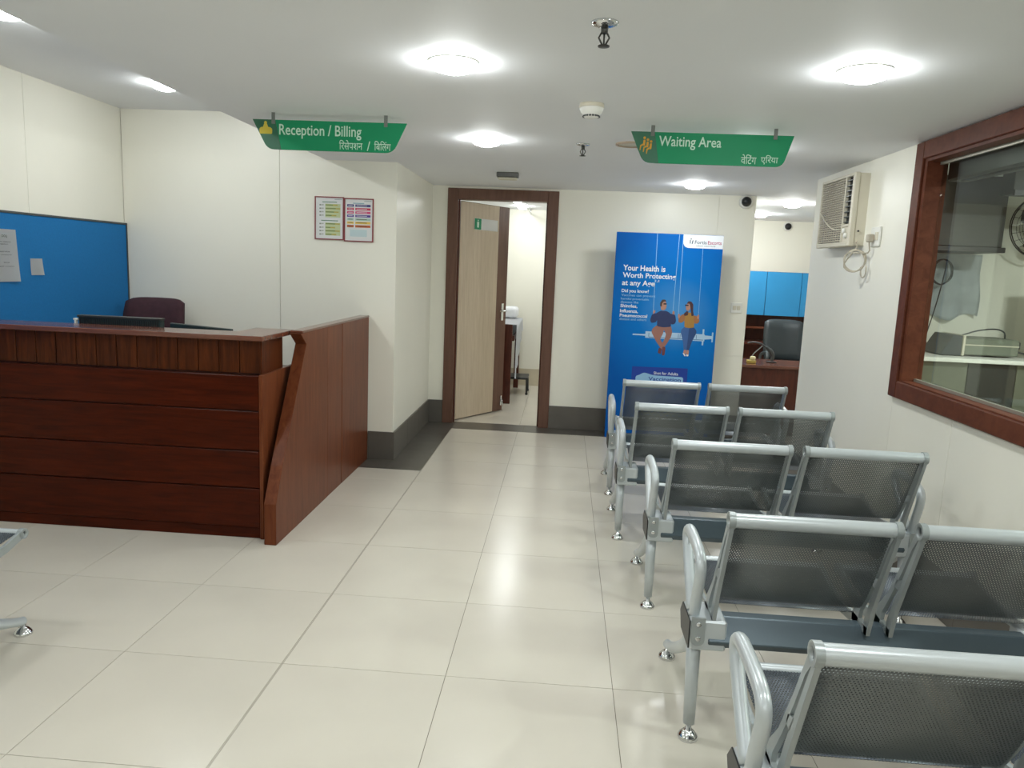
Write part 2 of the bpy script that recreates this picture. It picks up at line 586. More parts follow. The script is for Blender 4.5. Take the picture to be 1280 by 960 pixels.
wl = wall('wall_left', (XL - 0.1, XL - 0.008, YN, YF + 0.1, 0, HH))
ys = [YN, -2.87, -1.67, -0.47, 0.73, 1.93, YF]
for a, b in zip(ys[:-1], ys[1:]):
    panel(wl, XL - 0.008, XL, a + 0.0012, b - 0.0012, 0, HH)
wf = wall('wall_front', (XL, -0.275, YF + 0.008, YF + 0.1, 0, HH), (-0.78, -0.275, YF + 0.008, YF + 0.1, 0, H))
panel(wf, XL, -1.1225, YF, YF + 0.008, 0, HH - 0.0)
panel(wf, -1.1195, -0.267, YF, YF + 0.008, 0, HH - 0.0)
wall('wall_corridor', (-0.367, -0.267, YF + 0.008, YB, 0, H))
DX0, DX1, DZ = -0.128, 0.868, 2.145     # door frame outer edges
wb = wall('wall_back', (-0.367, DX0 + 0.02, YB, YB + 0.12, 0, H), (DX1 - 0.02, 2.59, YB + 0.006, YB + 0.12, 0, H),
          (DX0 + 0.02, DX1 - 0.02, YB, YB + 0.12, DZ - 0.02, H))
panel(wb, DX1 - 0.02, 2.268, YB, YB + 0.006, 0, H)
panel(wb, 2.271, 2.59, YB, YB + 0.006, 0, 0.7555)
panel(wb, 2.271, 2.59, YB, YB + 0.006, 0.7585, H)
WY0, WY1, WZ0, WZ1 = -1.1, 1.515, 0.955, 2.08   # window opening in the right wall
wr = wall('wall_right', (XR + 0.006, XR + 0.12, YN, WY0, 0, H), (XR + 0.006, XR + 0.12, WY1, 3.1, 0, H),
          (XR + 0.006, XR + 0.12, WY0, WY1, 0, WZ0), (XR + 0.006, XR + 0.12, WY0, WY1, WZ1, H))
panel(wr, XR, XR + 0.006, WY1 + 0.0, 3.1, 0, H)
panel(wr, XR, XR + 0.006, 0.9015, WY1 - 0.0015, 0, WZ0)
panel(wr, XR, XR + 0.006, WY0, 0.8985, 0, WZ0)
panel(wr, XR, XR + 0.006, WY0, WY1, WZ1, H)
panel(wr, XR, XR + 0.006, YN, WY0, 0, H)
wall('wall_rear', (XL - 0.1, 5.0, YN - 0.1, YN, 0, HH))
# neighbouring rooms
wall('wall_partition', (XR + 0.12, 4.9, 2.98, 3.1, 0, H))
wall('wall_far_right', (4.9, 5.0, YN, 7.3, 0, H))
wall('wall_far', (-0.45, 5.0, 7.2, 7.3, 0, H))
wall('wall_exam_back', (-0.4, 2.49, 6.87, 6.95, 0, H))
wall('wall_exam_left', (-0.45, -0.35, YB + 0.12, 6.95, 0, H))
wall('wall_exam_right', (2.49, 2.59, YB + 0.12, 7.2, 0, H))

# skirting
def skirting(name, x0, x1, y0, y1, n, h=0.212, m=None, along='x'):
    root = MB().box(x0 + 0.001, x1 - 0.001, y0 + 0.001, y1 - 0.001, 0.0005, h - 0.002).build(name, M['grout'])
    tag(root, kind='structure')
    for k in range(n):
        if along == 'x':
            a, b = x0 + (x1 - x0) * k / n, x0 + (x1 - x0) * (k + 1) / n
            MB().box(a + 0.0008, b - 0.0008, y0, y1, 0.0005, h, bev=0.001).build('skirting_tile', m or M['skirt'], root)
        else:
            a, b = y0 + (y1 - y0) * k / n, y0 + (y1 - y0) * (k + 1) / n
            MB().box(x0, x1, a + 0.0008, b - 0.0008, 0.0005, h, bev=0.001).build('skirting_tile', m or M['skirt'], root)
skirting('baseboard_front', -0.455, -0.255, YF - 0.012, YF, 1)
skirting('baseboard_corridor', -0.267, -0.255, YF, YB - 0.012, 3, along='y')
skirting('baseboard_back_left', -0.267, DX0, YB - 0.012, YB, 1)
skirting('baseboard_back_right', DX1, 2.59, YB - 0.012, YB, 3)
skirting('baseboard_right', XR - 0.012, XR, -2.4, 3.1, 9, along='y')
skirting('baseboard_exam_back', -0.35, 2.49, 6.858, 6.87, 5, m=M['lightskirt'])

# ------------------------------------------------------------------ door
d1 = thing('door_1', (0.37, YB + 0.06, 0), None, None)
tag(d1, kind='structure')
MB().box(DX0, DX0 + 0.095, YB - 0.018, YB + 0.13, 0, DZ, bev=0.003).build('door_frame', M['wood_frame'], d1)
MB().box(DX1 - 0.095, DX1, YB - 0.018, YB + 0.13, 0, DZ, bev=0.003).build('door_frame', M['wood_frame'], d1)
MB().box(DX0 + 0.095, DX1 - 0.095, YB - 0.018, YB + 0.13, DZ - 0.095, DZ, bev=0.003).build('door_frame', M['wood_frame'], d1)
stops = MB()
stops.box(DX0 + 0.095, DX0 + 0.108, YB + 0.03, YB + 0.085, 0, DZ - 0.095)
stops.box(DX1 - 0.108, DX1 - 0.095, YB + 0.03, YB + 0.085, 0, DZ - 0.095)
stops.build('door_stop', M['wood_dark'], d1)
# leaf, open into the exam room: authored along local +x from the hinge
ANG = math.radians(58.0)
leaf_m = Matrix.Translation((DX0 + 0.098, YB + 0.095, 0)) @ Matrix.Rotation(ANG, 4, 'Z')
LW = 0.765
def leaf(name, material, x0, x1, y0, y1, z0, z1, bev=0.002, parent=None):
    return MB().box(x0, x1, y0, y1, z0, z1, bev=bev, mtx=leaf_m).build(name, material, parent or d1)
lf = leaf('door_leaf', M['wood_frame'], 0, LW, 0.0, 0.036, 0.008, DZ - 0.1)
leaf('leaf_panel', M['oak'], 0.006, 0.592, -0.004, 0.0, 0.012, DZ - 0.104, 0.001, lf)
hd = MB()
def lp(x, y, z): return leaf_m @ Vector((x, y, z))
hd.tube([lp(0.70, -0.002, 1.03), lp(0.70, -0.05, 1.03), lp(0.685, -0.058, 1.03), lp(0.60, -0.058, 1.03)], 0.009, 8)
hd.box(0.682, 0.718, -0.006, 0.0, 0.93, 1.1, bev=0.002, mtx=leaf_m)
hd.build('door_handle', M['chrome'], lf)
st = MB()
st.box(0.715, 0.735, -0.012, 0.0, 0.06, 0.16, bev=0.002, mtx=leaf_m)
st.tube([lp(0.725, -0.014, 0.13), lp(0.725, -0.03, 0.07), lp(0.725, -0.034, 0.012)], 0.007, 8)
st.build('door_holder', M['chrome'], lf)
for z in (0.25, 1.1, 1.85):
    MB().tube([lp(-0.006, -0.006, z), lp(-0.006, -0.006, z + 0.1)], 0.008, 8).build('hinge', M['chrome'], lf)

# ------------------------------------------------------------------ window to the next room
w1 = thing('window_1', (XR, (WY0 + WY1) / 2, WZ0), None, None)
tag(w1, kind='structure')
OY1, OZ0, OZ1 = 1.53, 0.885, 2.158
AW = 0.085
cas = lambda a, b, c, d, e, f: MB().box(a, b, c, d, e, f, bev=0.004).build('window_frame', M['wood_win'], w1)
cas(XR - 0.024, XR + 0.01, OY1 - AW, OY1, OZ0, OZ1)
cas(XR - 0.024, XR + 0.01, WY0 - 0.07, OY1 - AW, OZ0, OZ0 + AW)
cas(XR - 0.024, XR + 0.01, WY0 - 0.07, OY1 - AW, OZ1 - AW, OZ1)
cas(XR - 0.024, XR + 0.01, WY0 - 0.155, WY0 - 0.07, OZ0, OZ1)
lin = MB()
lin.box(XR - 0.012, XR + 0.066, WY1 - 0.10, WY1, WZ0, WZ1)
lin.box(XR - 0.012, XR + 0.066, WY0, WY1 - 0.10, WZ0, WZ0 + 0.022)
lin.box(XR - 0.012, XR + 0.066, WY0, WY1 - 0.10, WZ1 - 0.022, WZ1)
lin.box(XR + 0.066, XR + 0.1205, 1.488, WY1, WZ0, WZ1)
lin.build('window_lining', M['wood_win'], w1)
bd = MB()
bd.box(XR + 0.048, XR + 0.06, WY0, WY1 - 0.10, WZ0 + 0.022, WZ0 + 0.036)
bd.box(XR + 0.048, XR + 0.06, WY0, WY1 - 0.10, WZ1 - 0.036, WZ1 - 0.022)
bd.build('glazing_bead', M['alum'], w1)
MB().box(XR + 0.062, XR + 0.068, WY0, WY1 - 0.10, WZ0 + 0.022, WZ1 - 0.022).build('pane', M['glass'], w1)

# ================================================================== CEILING FITTINGS
def downlight(x, y, z, label, r=0.082, lamp='lamp', hgt=1.0):
    t = thing('ceiling_downlight', (x, y, z), label, 'light', 'round ceiling downlights')
    MB().lathe([(r, -0.005), (r + 0.006, -0.004), (r + 0.008, -0.0005), (r, -0.0005)], (x, y, z), 28, cap=False).build('trim_ring', M['white'], t)
    MB().lathe([(r, -0.003), (r * 0.97, -0.003 - 0.013 * hgt), (r * 0.82, -0.003 - 0.025 * hgt), (r * 0.5, -0.003 - 0.033 * hgt), (0.001, -0.003 - 0.036 * hgt)], (x, y, z), 28, cap=False).build('diffuser', M[lamp], t)
    return t
downlight(1.92, 0.222, H, 'big bright round downlight at upper right, in front of the waiting area sign')
downlight(0.53, 0.238, H, 'bright round downlight above the aisle, nearest the top edge left of the sprinkler')
downlight(0.48, 1.833, H, 'round downlight between the two hanging green signs, in front of the open door')
downlight(1.93, 3.618, H, 'round downlight right above the blue standing poster')
downlight(-1.523, 2.12, HH, 'oval looking downlight over the reception counter, left of the green sign', 0.074)
downlight(-1.522, 0.796, HH, 'downlight cut by the upper left corner of the photo', 0.074)
downlight(3.05, 4.906, H, 'downlight of the back office, beside the wall air conditioner', lamp='lamp_office')
downlight(3.09, 6.244, H, 'small far downlight by the corner edge of the back wall', 0.07, lamp='lamp_office')
downlight(0.43, 6.35, H, 'downlight seen through the open door near the curtain rail', 0.06)
downlight(1.7, 5.6, H, 'added fill downlight of the room behind the door, hidden by the back wall')  # unseen lamp added to spread more light through the exam room
downlight(1.0, 6.2, H, 'added fill downlight of the room behind the door, hidden by the right door jamb', 0.06)  # second unseen lamp added to even out the exam room light
downlight(0.42, 5.5, H, 'downlight just behind the head of the open door frame', 0.06)
# lamps of the same grid behind the photographer
for i, (x, y, z) in enumerate(((0.53, -1.4, H), (1.92, -1.4, H), (0.53, -3.1, H), (1.92, -3.1, H), (-1.522, -0.6, HH), (-1.522, -2.2, HH))):
    downlight(x, y, z, 'downlight of the waiting hall behind the camera')
downlight(1.93, 1.87, H, 'downlight hidden behind the waiting area sign')
downlight(3.9, 1.1, H, 'added fill downlight of the room behind the window, above the fan', lamp='fill_lamp_lab', hgt=0.04)  # flat lamp added to brighten the wall behind the glass, sparing the ceiling
downlight(3.9, -0.9, H, 'added fill downlight of the room behind the window, out of frame', lamp='fill_lamp_lab', hgt=0.04)  # second added lamp, unseen, brightening the same room

# sprinklers
def sprinkler(x, y, label):
    t = thing('fire_sprinkler', (x, y, H), label, 'sprinkler', 'ceiling sprinklers')
    MB().lathe([(0.004, -0.012), (0.02, -0.012), (0.036, -0.006), (0.04, 0)], (x, y, H), 20).build('escutcheon', M['chrome'], t)
    b = MB()
    b.lathe([(0.010, -0.03), (0.011, -0.012)], (x, y, H), 10)
    for s in (-1, 1):
        b.tube([(x + s * 0.008, y, H - 0.028), (x + s * 0.015, y, H - 0.042), (x + s * 0.004, y, H - 0.062)], 0.0028, 6)
    b.tube([(x, y, H - 0.03), (x, y, H - 0.06)], 0.003, 6)
    b.build('sprinkler_body', M['metal_dark'], t)
    d = MB()
    d.lathe([(0.002, -0.066), (0.017, -0.066), (0.017, -0.063), (0.002, -0.06)], (x, y, H), 14)
    d.build('deflector', M['metal_dark'], t)
sprinkler(1.032, -0.215, 'metal fire sprinkler at the top of the photo, the nearer of two')
sprinkler(1.019, 1.893, 'small metal fire sprinkler beyond the smoke detector')

t = thing('smoke_detector', (1.032, 0.856, H), 'white round smoke detector on the ceiling between the two sprinklers', 'detector')
MB().lathe([(0.052, 0), (0.053, -0.014), (0.050, -0.016)], (1.032, 0.856, H), 28).build('base', M['cream_plastic'], t)
MB().lathe([(0.0505, -0.016), (0.0505, -0.022), (0.044, -0.036), (0.037, -0.044), (0.03, -0.056), (0.012, -0.060)], (1.032, 0.856, H), 28).build('housing', M['white'], t)
sl = MB()
for k in range(18):
    a = 2 * PI * k / 18
    sl.box(-0.0042, 0.0042, -0.0015, 0.0015, -0.0055, 0.0055, mtx=Matrix.Translation((1.032 + 0.0345 * math.cos(a), 0.856 + 0.0345 * math.sin(a), H - 0.0492)) @ Matrix.Rotation(a + PI / 2, 4, 'Z') @ Matrix.Rotation(math.radians(-30), 4, 'X'))
sl.build('sensor_slots', M['dkgrey'], t)

t = thing('ceiling_sensor', (0.487, 3.312, H), 'dark box shaped ceiling sensor above the door frame', 'sensor')
MB().box(0.405, 0.569, 3.27, 3.354, H - 0.035, H, bev=0.004).build('housing', M['metal_dark'], t)
MB().box(0.415, 0.559, 3.28, 3.344, H - 0.052, H - 0.035, bev=0.006).build('lens', M['cream_plastic'], t)

t = thing('ceiling_hatch', (1.287, 1.842, H), 'pale round unlit ceiling fitting half hidden by the waiting area sign', 'fitting')
MB().lathe([(0.09, 0), (0.09, -0.008), (0.078, -0.010), (0.076, -0.004)], (1.287, 1.842, H), 28, cap=False).build('rim', mat('brownish_rim', (190, 170, 150), 0.5), t)
MB().lathe([(0.077, -0.003), (0.04, -0.005), (0.001, -0.006)], (1.287, 1.842, H), 24, cap=False).build('cover_plate', M['cream_plastic'], t)

# ------------------------------------------------------------------ hanging signs
def hanging_sign(name, y, pts, rad, band, hang, label):
    cx = sum(p[0] for p in pts) / 4
    t = thing(name, (cx, y, 1.99), label, 'sign', 'green hanging signs')
    pl = rounded(pts, rad, 5)
    MB().prism(pl, 'y', y - 0.003, y + 0.003).build('board', M['sign_green'], t)
    (bt, bb) = band   # x of the dark band's right edge at the top and the bottom
    tl, bl = pts[0], pts[3]
    zt = tl[1]
    poly = rounded([(tl[0], tl[1]), (bt, zt), (bb, bl[1]), (bl[0], bl[1])], [0, 0, 0, rad[3]], 5)
    MB().prism(poly, 'y', y - 0.0042, y - 0.0031).build('icon_band', M['sign_dark'], t)
    for hx in hang:
        MB().box(hx - 0.009, hx + 0.009, y - 0.007, y - 0.0044, zt - 0.02, H, bev=0.001).build('hanger', M['hanger'], t)
    return t
def plane_y(y):
    return lambda u, v, d: (u, y - 0.0032 - d, v)

y1 = 1.245
sg = hanging_sign('hanging_sign', y1, [(-0.611, 2.131), (0.156, 2.131), (0.088, 1.99), (-0.536, 1.99)], [0, 0, 0.04, 0.06],
                  (-0.497, -0.468), (-0.506, 0.052), 'green hanging sign for reception and billing, above the counter')
P = plane_y(y1)
lettering('lettering', 'Reception / Billing', sg, M['sign_text'], (-0.478, -0.068, 2.045, 2.112), P, 0.012)
lettering('lettering', '\u093f\u0930\u0938\u0947\u092a\u0936\u0928', sg, M['sign_text'], (-0.178, -0.062, 2.0, 2.045), P, 0.006)
lettering('lettering', '/', sg, M['sign_text'], (-0.040, -0.024, 1.997, 2.042), P, 0.006)
lettering('lettering', '\u093f\u092c\u093f\u0932\u0902\u0917', sg, M['sign_text'], (-0.004, 0.078, 2.0, 2.045), P, 0.006)
ic = MB()
print_poly(ic, rounded([(-0.575, 2.063), (-0.513, 2.063), (-0.512, 2.087), (-0.522, 2.095), (-0.568, 2.095), (-0.577, 2.087)], 0.006, 3), P, 0.0016)
print_poly(ic, [(-0.559, 2.095), (-0.532, 2.095), (-0.539, 2.112), (-0.552, 2.112)], P, 0.0016)
print_poly(ic, arc2(-0.5455, 2.1155, 0.0075, 0, 345, 12), P, 0.0017)
ic.build('desk_icon', M['sign_yellow'], sg)

y2 = 1.29
sg = hanging_sign('hanging_sign', y2, [(1.237, 2.135), (2.006, 2.135), (1.962, 1.99), (1.302, 1.99)], [0, 0, 0.035, 0.06],
                  (1.350, 1.376), (1.340, 1.918), 'green hanging sign for the waiting area, above the chairs')
P = plane_y(y2)
lettering('lettering', 'Waiting Area', sg, M['sign_text'], (1.372, 1.668, 2.056, 2.118), P, 0.012)
lettering('lettering', '\u0935\u0947\u093f\u091f\u0902\u0917', sg, M['sign_text'], (1.766, 1.838, 2.0, 2.044), P, 0.006)
lettering('lettering', '\u090f\u093f\u0930\u092f\u093e', sg, M['sign_text'], (1.859, 1.94, 2.0, 2.044), P, 0.006)
ic = MB()
for k, (ox, oz) in enumerate(((0.0, 0.0), (0.018, -0.008), (0.035, -0.016))):
    bx, bz = 1.302 + ox * 0.9, 2.106 + oz
    print_poly(ic, arc2(bx + 0.001, bz, 0.0062, 0, 340, 10), P, 0.0016 + 0.0001 * k)
    print_poly(ic, rounded([(bx - 0.004, bz - 0.009), (bx + 0.006, bz - 0.009), (bx + 0.004, bz - 0.036), (bx - 0.006, bz - 0.036)], 0.003, 2), P, 0.0016 + 0.0001 * k)
    print_poly(ic, [(bx - 0.006, bz - 0.027), (bx - 0.006, bz - 0.036), (bx - 0.019, bz - 0.042), (bx - 0.019, bz - 0.035)], P, 0.0017 + 0.0001 * k)
    print_poly(ic, [(bx - 0.013, bz - 0.04), (bx - 0.019, bz - 0.04), (bx - 0.020, bz - 0.058), (bx - 0.016, bz - 0.058)], P, 0.0018 + 0.0001 * k)
ic.build('seated_figures_icon', M['sign_orange'], sg)

# ================================================================== RECEPTION COUNTER
cx0, cx1 = XL + 0.03, -0.55
rc = thing('reception_counter', (-1.4, 1.4, 0), 'reddish brown wooden reception counter with boarded front and raised top', 'counter')
MB().box(cx0, cx1 - 0.001, 1.195, 1.36, 0.005, 0.866).build('carcass', M['wood_dark'], rc)
MB().box(-0.74, cx1 - 0.001, 1.36, 1.62, 0.005, 0.866).build('carcass_return', M['wood_dark'], rc)
MB().box(cx0, cx1 - 0.012, 1.192, 1.206, 0.0, 0.058, bev=0.001).build('plinth', M['wood_h'], rc)
zs = [0.06, 0.274, 0.474, 0.684, 0.868]
for a, b in zip(zs[:-1], zs[1:]):
    MB().box(cx0, cx1 - 0.019, 1.178, 1.196, a + 0.003, b - 0.003, bev=0.0025).build('front_board', M['wood_h'], rc)
MB().box(cx1 - 0.018, cx1 + 0.002, 1.176, 1.624, 0.0, 0.872, bev=0.002).build('side_panel', M['wood_p'], rc)
rb = MB()
rb.box(cx0, -0.5745, 1.214, 1.34, 0.868, 1.046)
rb.box(-0.74, -0.5745, 1.34, 1.49, 0.868, 1.046)
rb.build('riser', M['wood_dark'], rc)
x = -0.57
while x > cx0 + 0.02:
    MB().box(max(cx0, x - 0.105), x, 1.200, 1.214, 0.874, 1.046, bev=0.003).build('riser_board', M['wood_v'], rc)
    x -= 0.1085
MB().box(-0.5745, -0.562, 1.206, 1.492, 0.872, 1.046, bev=0.002).build('riser_board', M['wood_v'], rc)
MB().prism([(cx0, 1.148), (-0.535, 1.148), (-0.535, 1.60), (-0.755, 1.60), (-0.755, 1.37), (cx0, 1.37)], 'z', 1.046, 1.072, bev=0.003).build('counter_top', M['wood_top'], rc)
wd = thing('reception_desk', (-1.4, 1.85, 0), 'lower wooden work desk hidden behind the reception counter', 'desk')
MB().box(cx0, -0.76, 1.38, 2.10, 0.72, 0.75, bev=0.003).build('work_surface', M['wood_top'], wd)
MB().box(cx0 + 0.0, cx0 + 0.03, 1.40, 2.05, 0, 0.72).build('leg', M['wood_dark'], wd)
MB().box(-0.80, -0.77, 1.40, 2.05, 0, 0.72).build('leg', M['wood_dark'], wd)

# side screen beside the counter
px0, px1 = -0.518, -0.455
sp = thing('counter_side_screen', (-0.487, 2.0, 0), 'tall brown wooden side screen with slanted front edge, right of the counter', 'screen')
outline = [(1.107, 0), (1.107, 0.217), (1.20, 0.398), (1.566, 0.998), (1.475, 1.066), (2.915, 1.066), (2.915, 0)]
def zat(y):
    return 1.062
A = [(1.107, 0.0), (1.107, 0.217), (1.20, 0.398), (1.566, 0.998), (1.475, 1.062), (1.948, 1.062), (1.948, 0.0)]
MB().prism(A, 'x', px0, px1, bev=0.0015).build('screen_panel', M['wood_p'], sp)
MB().box(px0, px1 - 0.001, 1.951, 2.246, 0, 1.062, bev=0.0015).build('screen_panel', M['wood_p'], sp)
MB().box(px0, px1, 2.254, 2.906, 0, 1.062, bev=0.0015).build('screen_panel', M['wood_p'], sp)
MB().box(px0 + 0.004, px1 - 0.006, 1.946, 2.256, 0.004, 1.058).build('core', M['wood_dark'], sp)
MB().box(px0 - 0.004, px1 + 0.003, 1.50, 2.906, 1.062, 1.076, bev=0.003).build('cap_rail', M['wood_top'], sp)

# things behind the counter
mon = thing('monitor', (-1.45, 1.47, 0.75), 'dark monitor seen from behind over the counter top', 'monitor')
MB().box(-1.685, -1.215, 1.44, 1.475, 0.85, 1.108, bev=0.005).build('casing', M['screen'], mon)
vv = MB()
for k in range(36):
    vx = -1.675 + k * 0.0125
    vv.box(vx, vx + 0.006, 1.437, 1.4405, 1.068, 1.094)
vv.build('vent_slots', M['black'], mon)
MB().box(-1.687, -1.213, 1.432, 1.477, 1.100, 1.112, bev=0.002).build('top_bezel', M['metal_dark'], mon)
MB().box(-1.48, -1.42, 1.47, 1.50, 0.76, 0.95, bev=0.004).build('stem', M['dkgrey'], mon)
MB().box(-1.56, -1.34, 1.43, 1.58, 0.75, 0.762, bev=0.004).build('stand', M['dkgrey'], mon)
tc_ = MB()
tc_.box(-1.715, -1.687, 1.44, 1.455, 1.083, 1.092, bev=0.001)
tc_.box(-1.708, -1.698, 1.44, 1.455, 1.05, 1.083)
tc_.build('side_clip', M['white'], mon)

mon2 = thing('flat_screen', (-1.1, 1.65, 0.75), 'dark thin screen edge sloping beside the monitor behind the counter', 'screen')
p0, p1 = Vector((-1.336, 1.75, 0)), Vector((-0.876, 1.55, 0))
dd = (p1 - p0).normalized(); ang = math.atan2(dd.y, dd.x)
mx = Matrix.Translation(p0) @ Matrix.Rotation(ang, 4, 'Z')
MB().box(0, (p1 - p0).length, 0, 0.018, 0.80, 1.062, bev=0.004, mtx=mx).build('lid', M['screen'], mon2)
MB().box(0.06, (p1 - p0).length - 0.06, 0.0, 0.13, 0.75, 0.80, bev=0.006, mtx=mx).build('base', M['black'], mon2)

def office_chair(name, x, y, rz, w, zb, zt, material, label, arms=True, seat_z=0.46):
    t = thing(name, (x, y, 0), label, 'chair', None, rz)
    b = MB()
    for k in range(5):
        a = 2 * PI * k / 5
        b.tube([(0, 0, 0.10), (0.27 * math.cos(a), 0.27 * math.sin(a), 0.075)], [0.024, 0.014], 8)
    b.build('base', M['black'], t, local=True)
    for k in range(5):
        a = 2 * PI * k / 5
        MB().lathe([(0.012, -0.012), (0.028, -0.01), (0.028, 0.01), (0.012, 0.012)], (0.27 * math.cos(a), 0.27 * math.sin(a), 0.0285), 12, axis='y').build('caster', M['black'], t, local=True)
    MB().tube([(0, 0, 0.09), (0, 0, seat_z - 0.06)], 0.025, 10).build('column', M['dkgrey'], t, local=True)
    MB().box(-w / 2 - 0.02, w / 2 + 0.02, -0.24, 0.25, seat_z - 0.06, seat_z + 0.03, bev=0.03, seg=3).build('seat', material, t, local=True)
    # backrest: padded, curved slab at -y side (chair faces +y)
    bm_ = MB()
    tb = bmesh.new()
    nx, nz = 10, 10
    grid = {}
    for side in (0, 1):
        for i in range(nx + 1):
            for j in range(nz + 1):
                u = i / nx * 2 - 1; v = j / nz
                ww = w / 2 * (0.94 + 0.06 * math.sin(PI * v))
                xx = ww * u
                zz = zb + (zt - zb) * v
                if v > 0.85: zz -= 0.03 * abs(u) ** 6 * (v - 0.85) / 0.15
                yy = -0.24 - 0.10 * v + 0.05 * u * u
                edge = max(0, 1 - max(abs(u), abs(2 * v - 1)) ** 6)
                yy += (0.012 + 0.035 * edge) * (1 if side else -1)
                grid[(side, i, j)] = tb.verts.new((xx, yy, zz))
    for side in (0, 1):
        for i in range(nx):
            for j in range(nz):
                f = tb.faces.new([grid[(side, i, j)], grid[(side, i + 1, j)], grid[(side, i + 1, j + 1)], grid[(side, i, j + 1)]])
                f.smooth = True
    for i in range(nx):
        for j in (0, nz):
            tb.faces.new([grid[(0, i, j)], grid[(0, i + 1, j)], grid[(1, i + 1, j)], grid[(1, i, j)]])
    for j in range(nz):
        for i in (0, nx):
            tb.faces.new([grid[(0, i, j)], grid[(0, i, j + 1)], grid[(1, i, j + 1)], grid[(1, i, j)]])
    bmesh.ops.recalc_face_normals(tb, faces=tb.faces)
    bm_._take(tb)
    bm_.build('backrest', material, t, local=True)
    MB().tube([(0, -0.16, seat_z - 0.05), (0, -0.27, seat_z), (0, -0.29, zb + 0.1)], 0.022, 8).build('back_bracket', M['dkgrey'], t, local=True)
    if arms:
        for s in (-1, 1):
            xa = s * (w / 2 + 0.03)
            MB().tube(smooth3([(xa * 0.93, 0.1, seat_z - 0.02), (xa * 1.06, 0.12, seat_z + 0.1), (xa * 1.06, 0.14, seat_z + 0.2), (xa, 0.05, seat_z + 0.235), (xa, -0.15, seat_z + 0.2), (xa * 0.96, -0.24, seat_z + 0.14)], 5), 0.017, 8).build('armrest', M['dkgrey'], t, local=True)
    return t
office_chair('office_chair', -1.945, 2.40, PI, 0.45, 0.62, 1.145, M['maroon'], 'maroon fabric office chair behind the counter, by the blue board', arms=False)

# blue pin board on the left wall
pb = thing('pin_board', (XL, 0.8, 0.9), 'large blue fabric pin board on the left wall behind the counter', 'board')
MB().box(XL + 0.001, XL + 0.02, -0.9, 2.905, 0.86, 1.655, bev=0.002).build('felt_panel', M['felt'], pb)
fr = MB()
fr.box(XL + 0.001, XL + 0.025, -0.9, 2.915, 1.655, 1.668, bev=0.001)
fr.box(XL + 0.001, XL + 0.025, 2.905, 2.915, 0.85, 1.655, bev=0.001)
fr.box(XL + 0.001, XL + 0.025, -0.9, 2.905, 0.85, 0.86, bev=0.001)
fr.build('edge_trim', M['dkgrey'], pb)
def sheet_mesh(y0, y1, z0, z1, x, curl, n=10):
    mb = MB()
    t = bmesh.new()
    g = {}
    for i in range(n + 1):
        for j in range(n + 1):
            u, v = i / n, j / n
            c = curl * (max(0, u - 0.6) / 0.4) ** 2 * (1 - v) + curl * 0.3 * (1 - v) ** 3
            g[i, j] = t.verts.new((x + 0.001 + c, y0 + (y1 - y0) * u, z0 + (z1 - z0) * v))
    for i in range(n):
        for j in range(n):
            f = t.faces.new((g[i, j], g[i + 1, j], g[i + 1, j + 1], g[i, j + 1]))
    bmesh.ops.solidify(t, geom=t.faces[:], thickness=-0.0006)
    return mb._take(t)
px = XL + 0.021
pap = thing('notice_paper', (px, 1.66, 1.26), 'large white printed paper pinned on the blue board at the left edge', 'paper', 'papers pinned on the blue board')
sheet_mesh(1.50, 1.775, 1.262, 1.562, px, 0.012).build('sheet', M['paper'], pap)
PL = lambda u, v, d: (px + 0.0032 + d, u, v)
for s, b in (('DOLJ', (1.66, 1.70, 1.512, 1.530)), ('notice to visitors', (1.58, 1.728, 1.487, 1.494)), ('reception', (1.615, 1.705, 1.472, 1.480)),
             ('service', (1.64, 1.715, 1.431, 1.439)), ('please cooperate', (1.585, 1.738, 1.412, 1.419))):
    lettering('print_line', s, pap, M['ink_green'] if s == 'DOLJ' else M['ink'], b, PL, 0.01, 0.0004)
PLd = lambda u, v, d: (px + 0.0062 + d, u, v)
for s, b in (('thank you', (1.66, 1.705, 1.367, 1.377)), ('hospital reception', (1.60, 1.742, 1.346, 1.354))):
    lettering('print_line', s, pap, M['ink'], b, PLd, 0.01, 0.0004)
nt_ = tag(sheet_mesh(1.885, 1.99, 1.298, 1.398, px, 0.008).build('note_paper', M['paper']), 'small blank white note pinned right of the large paper', 'paper', 'papers pinned on the blue board')

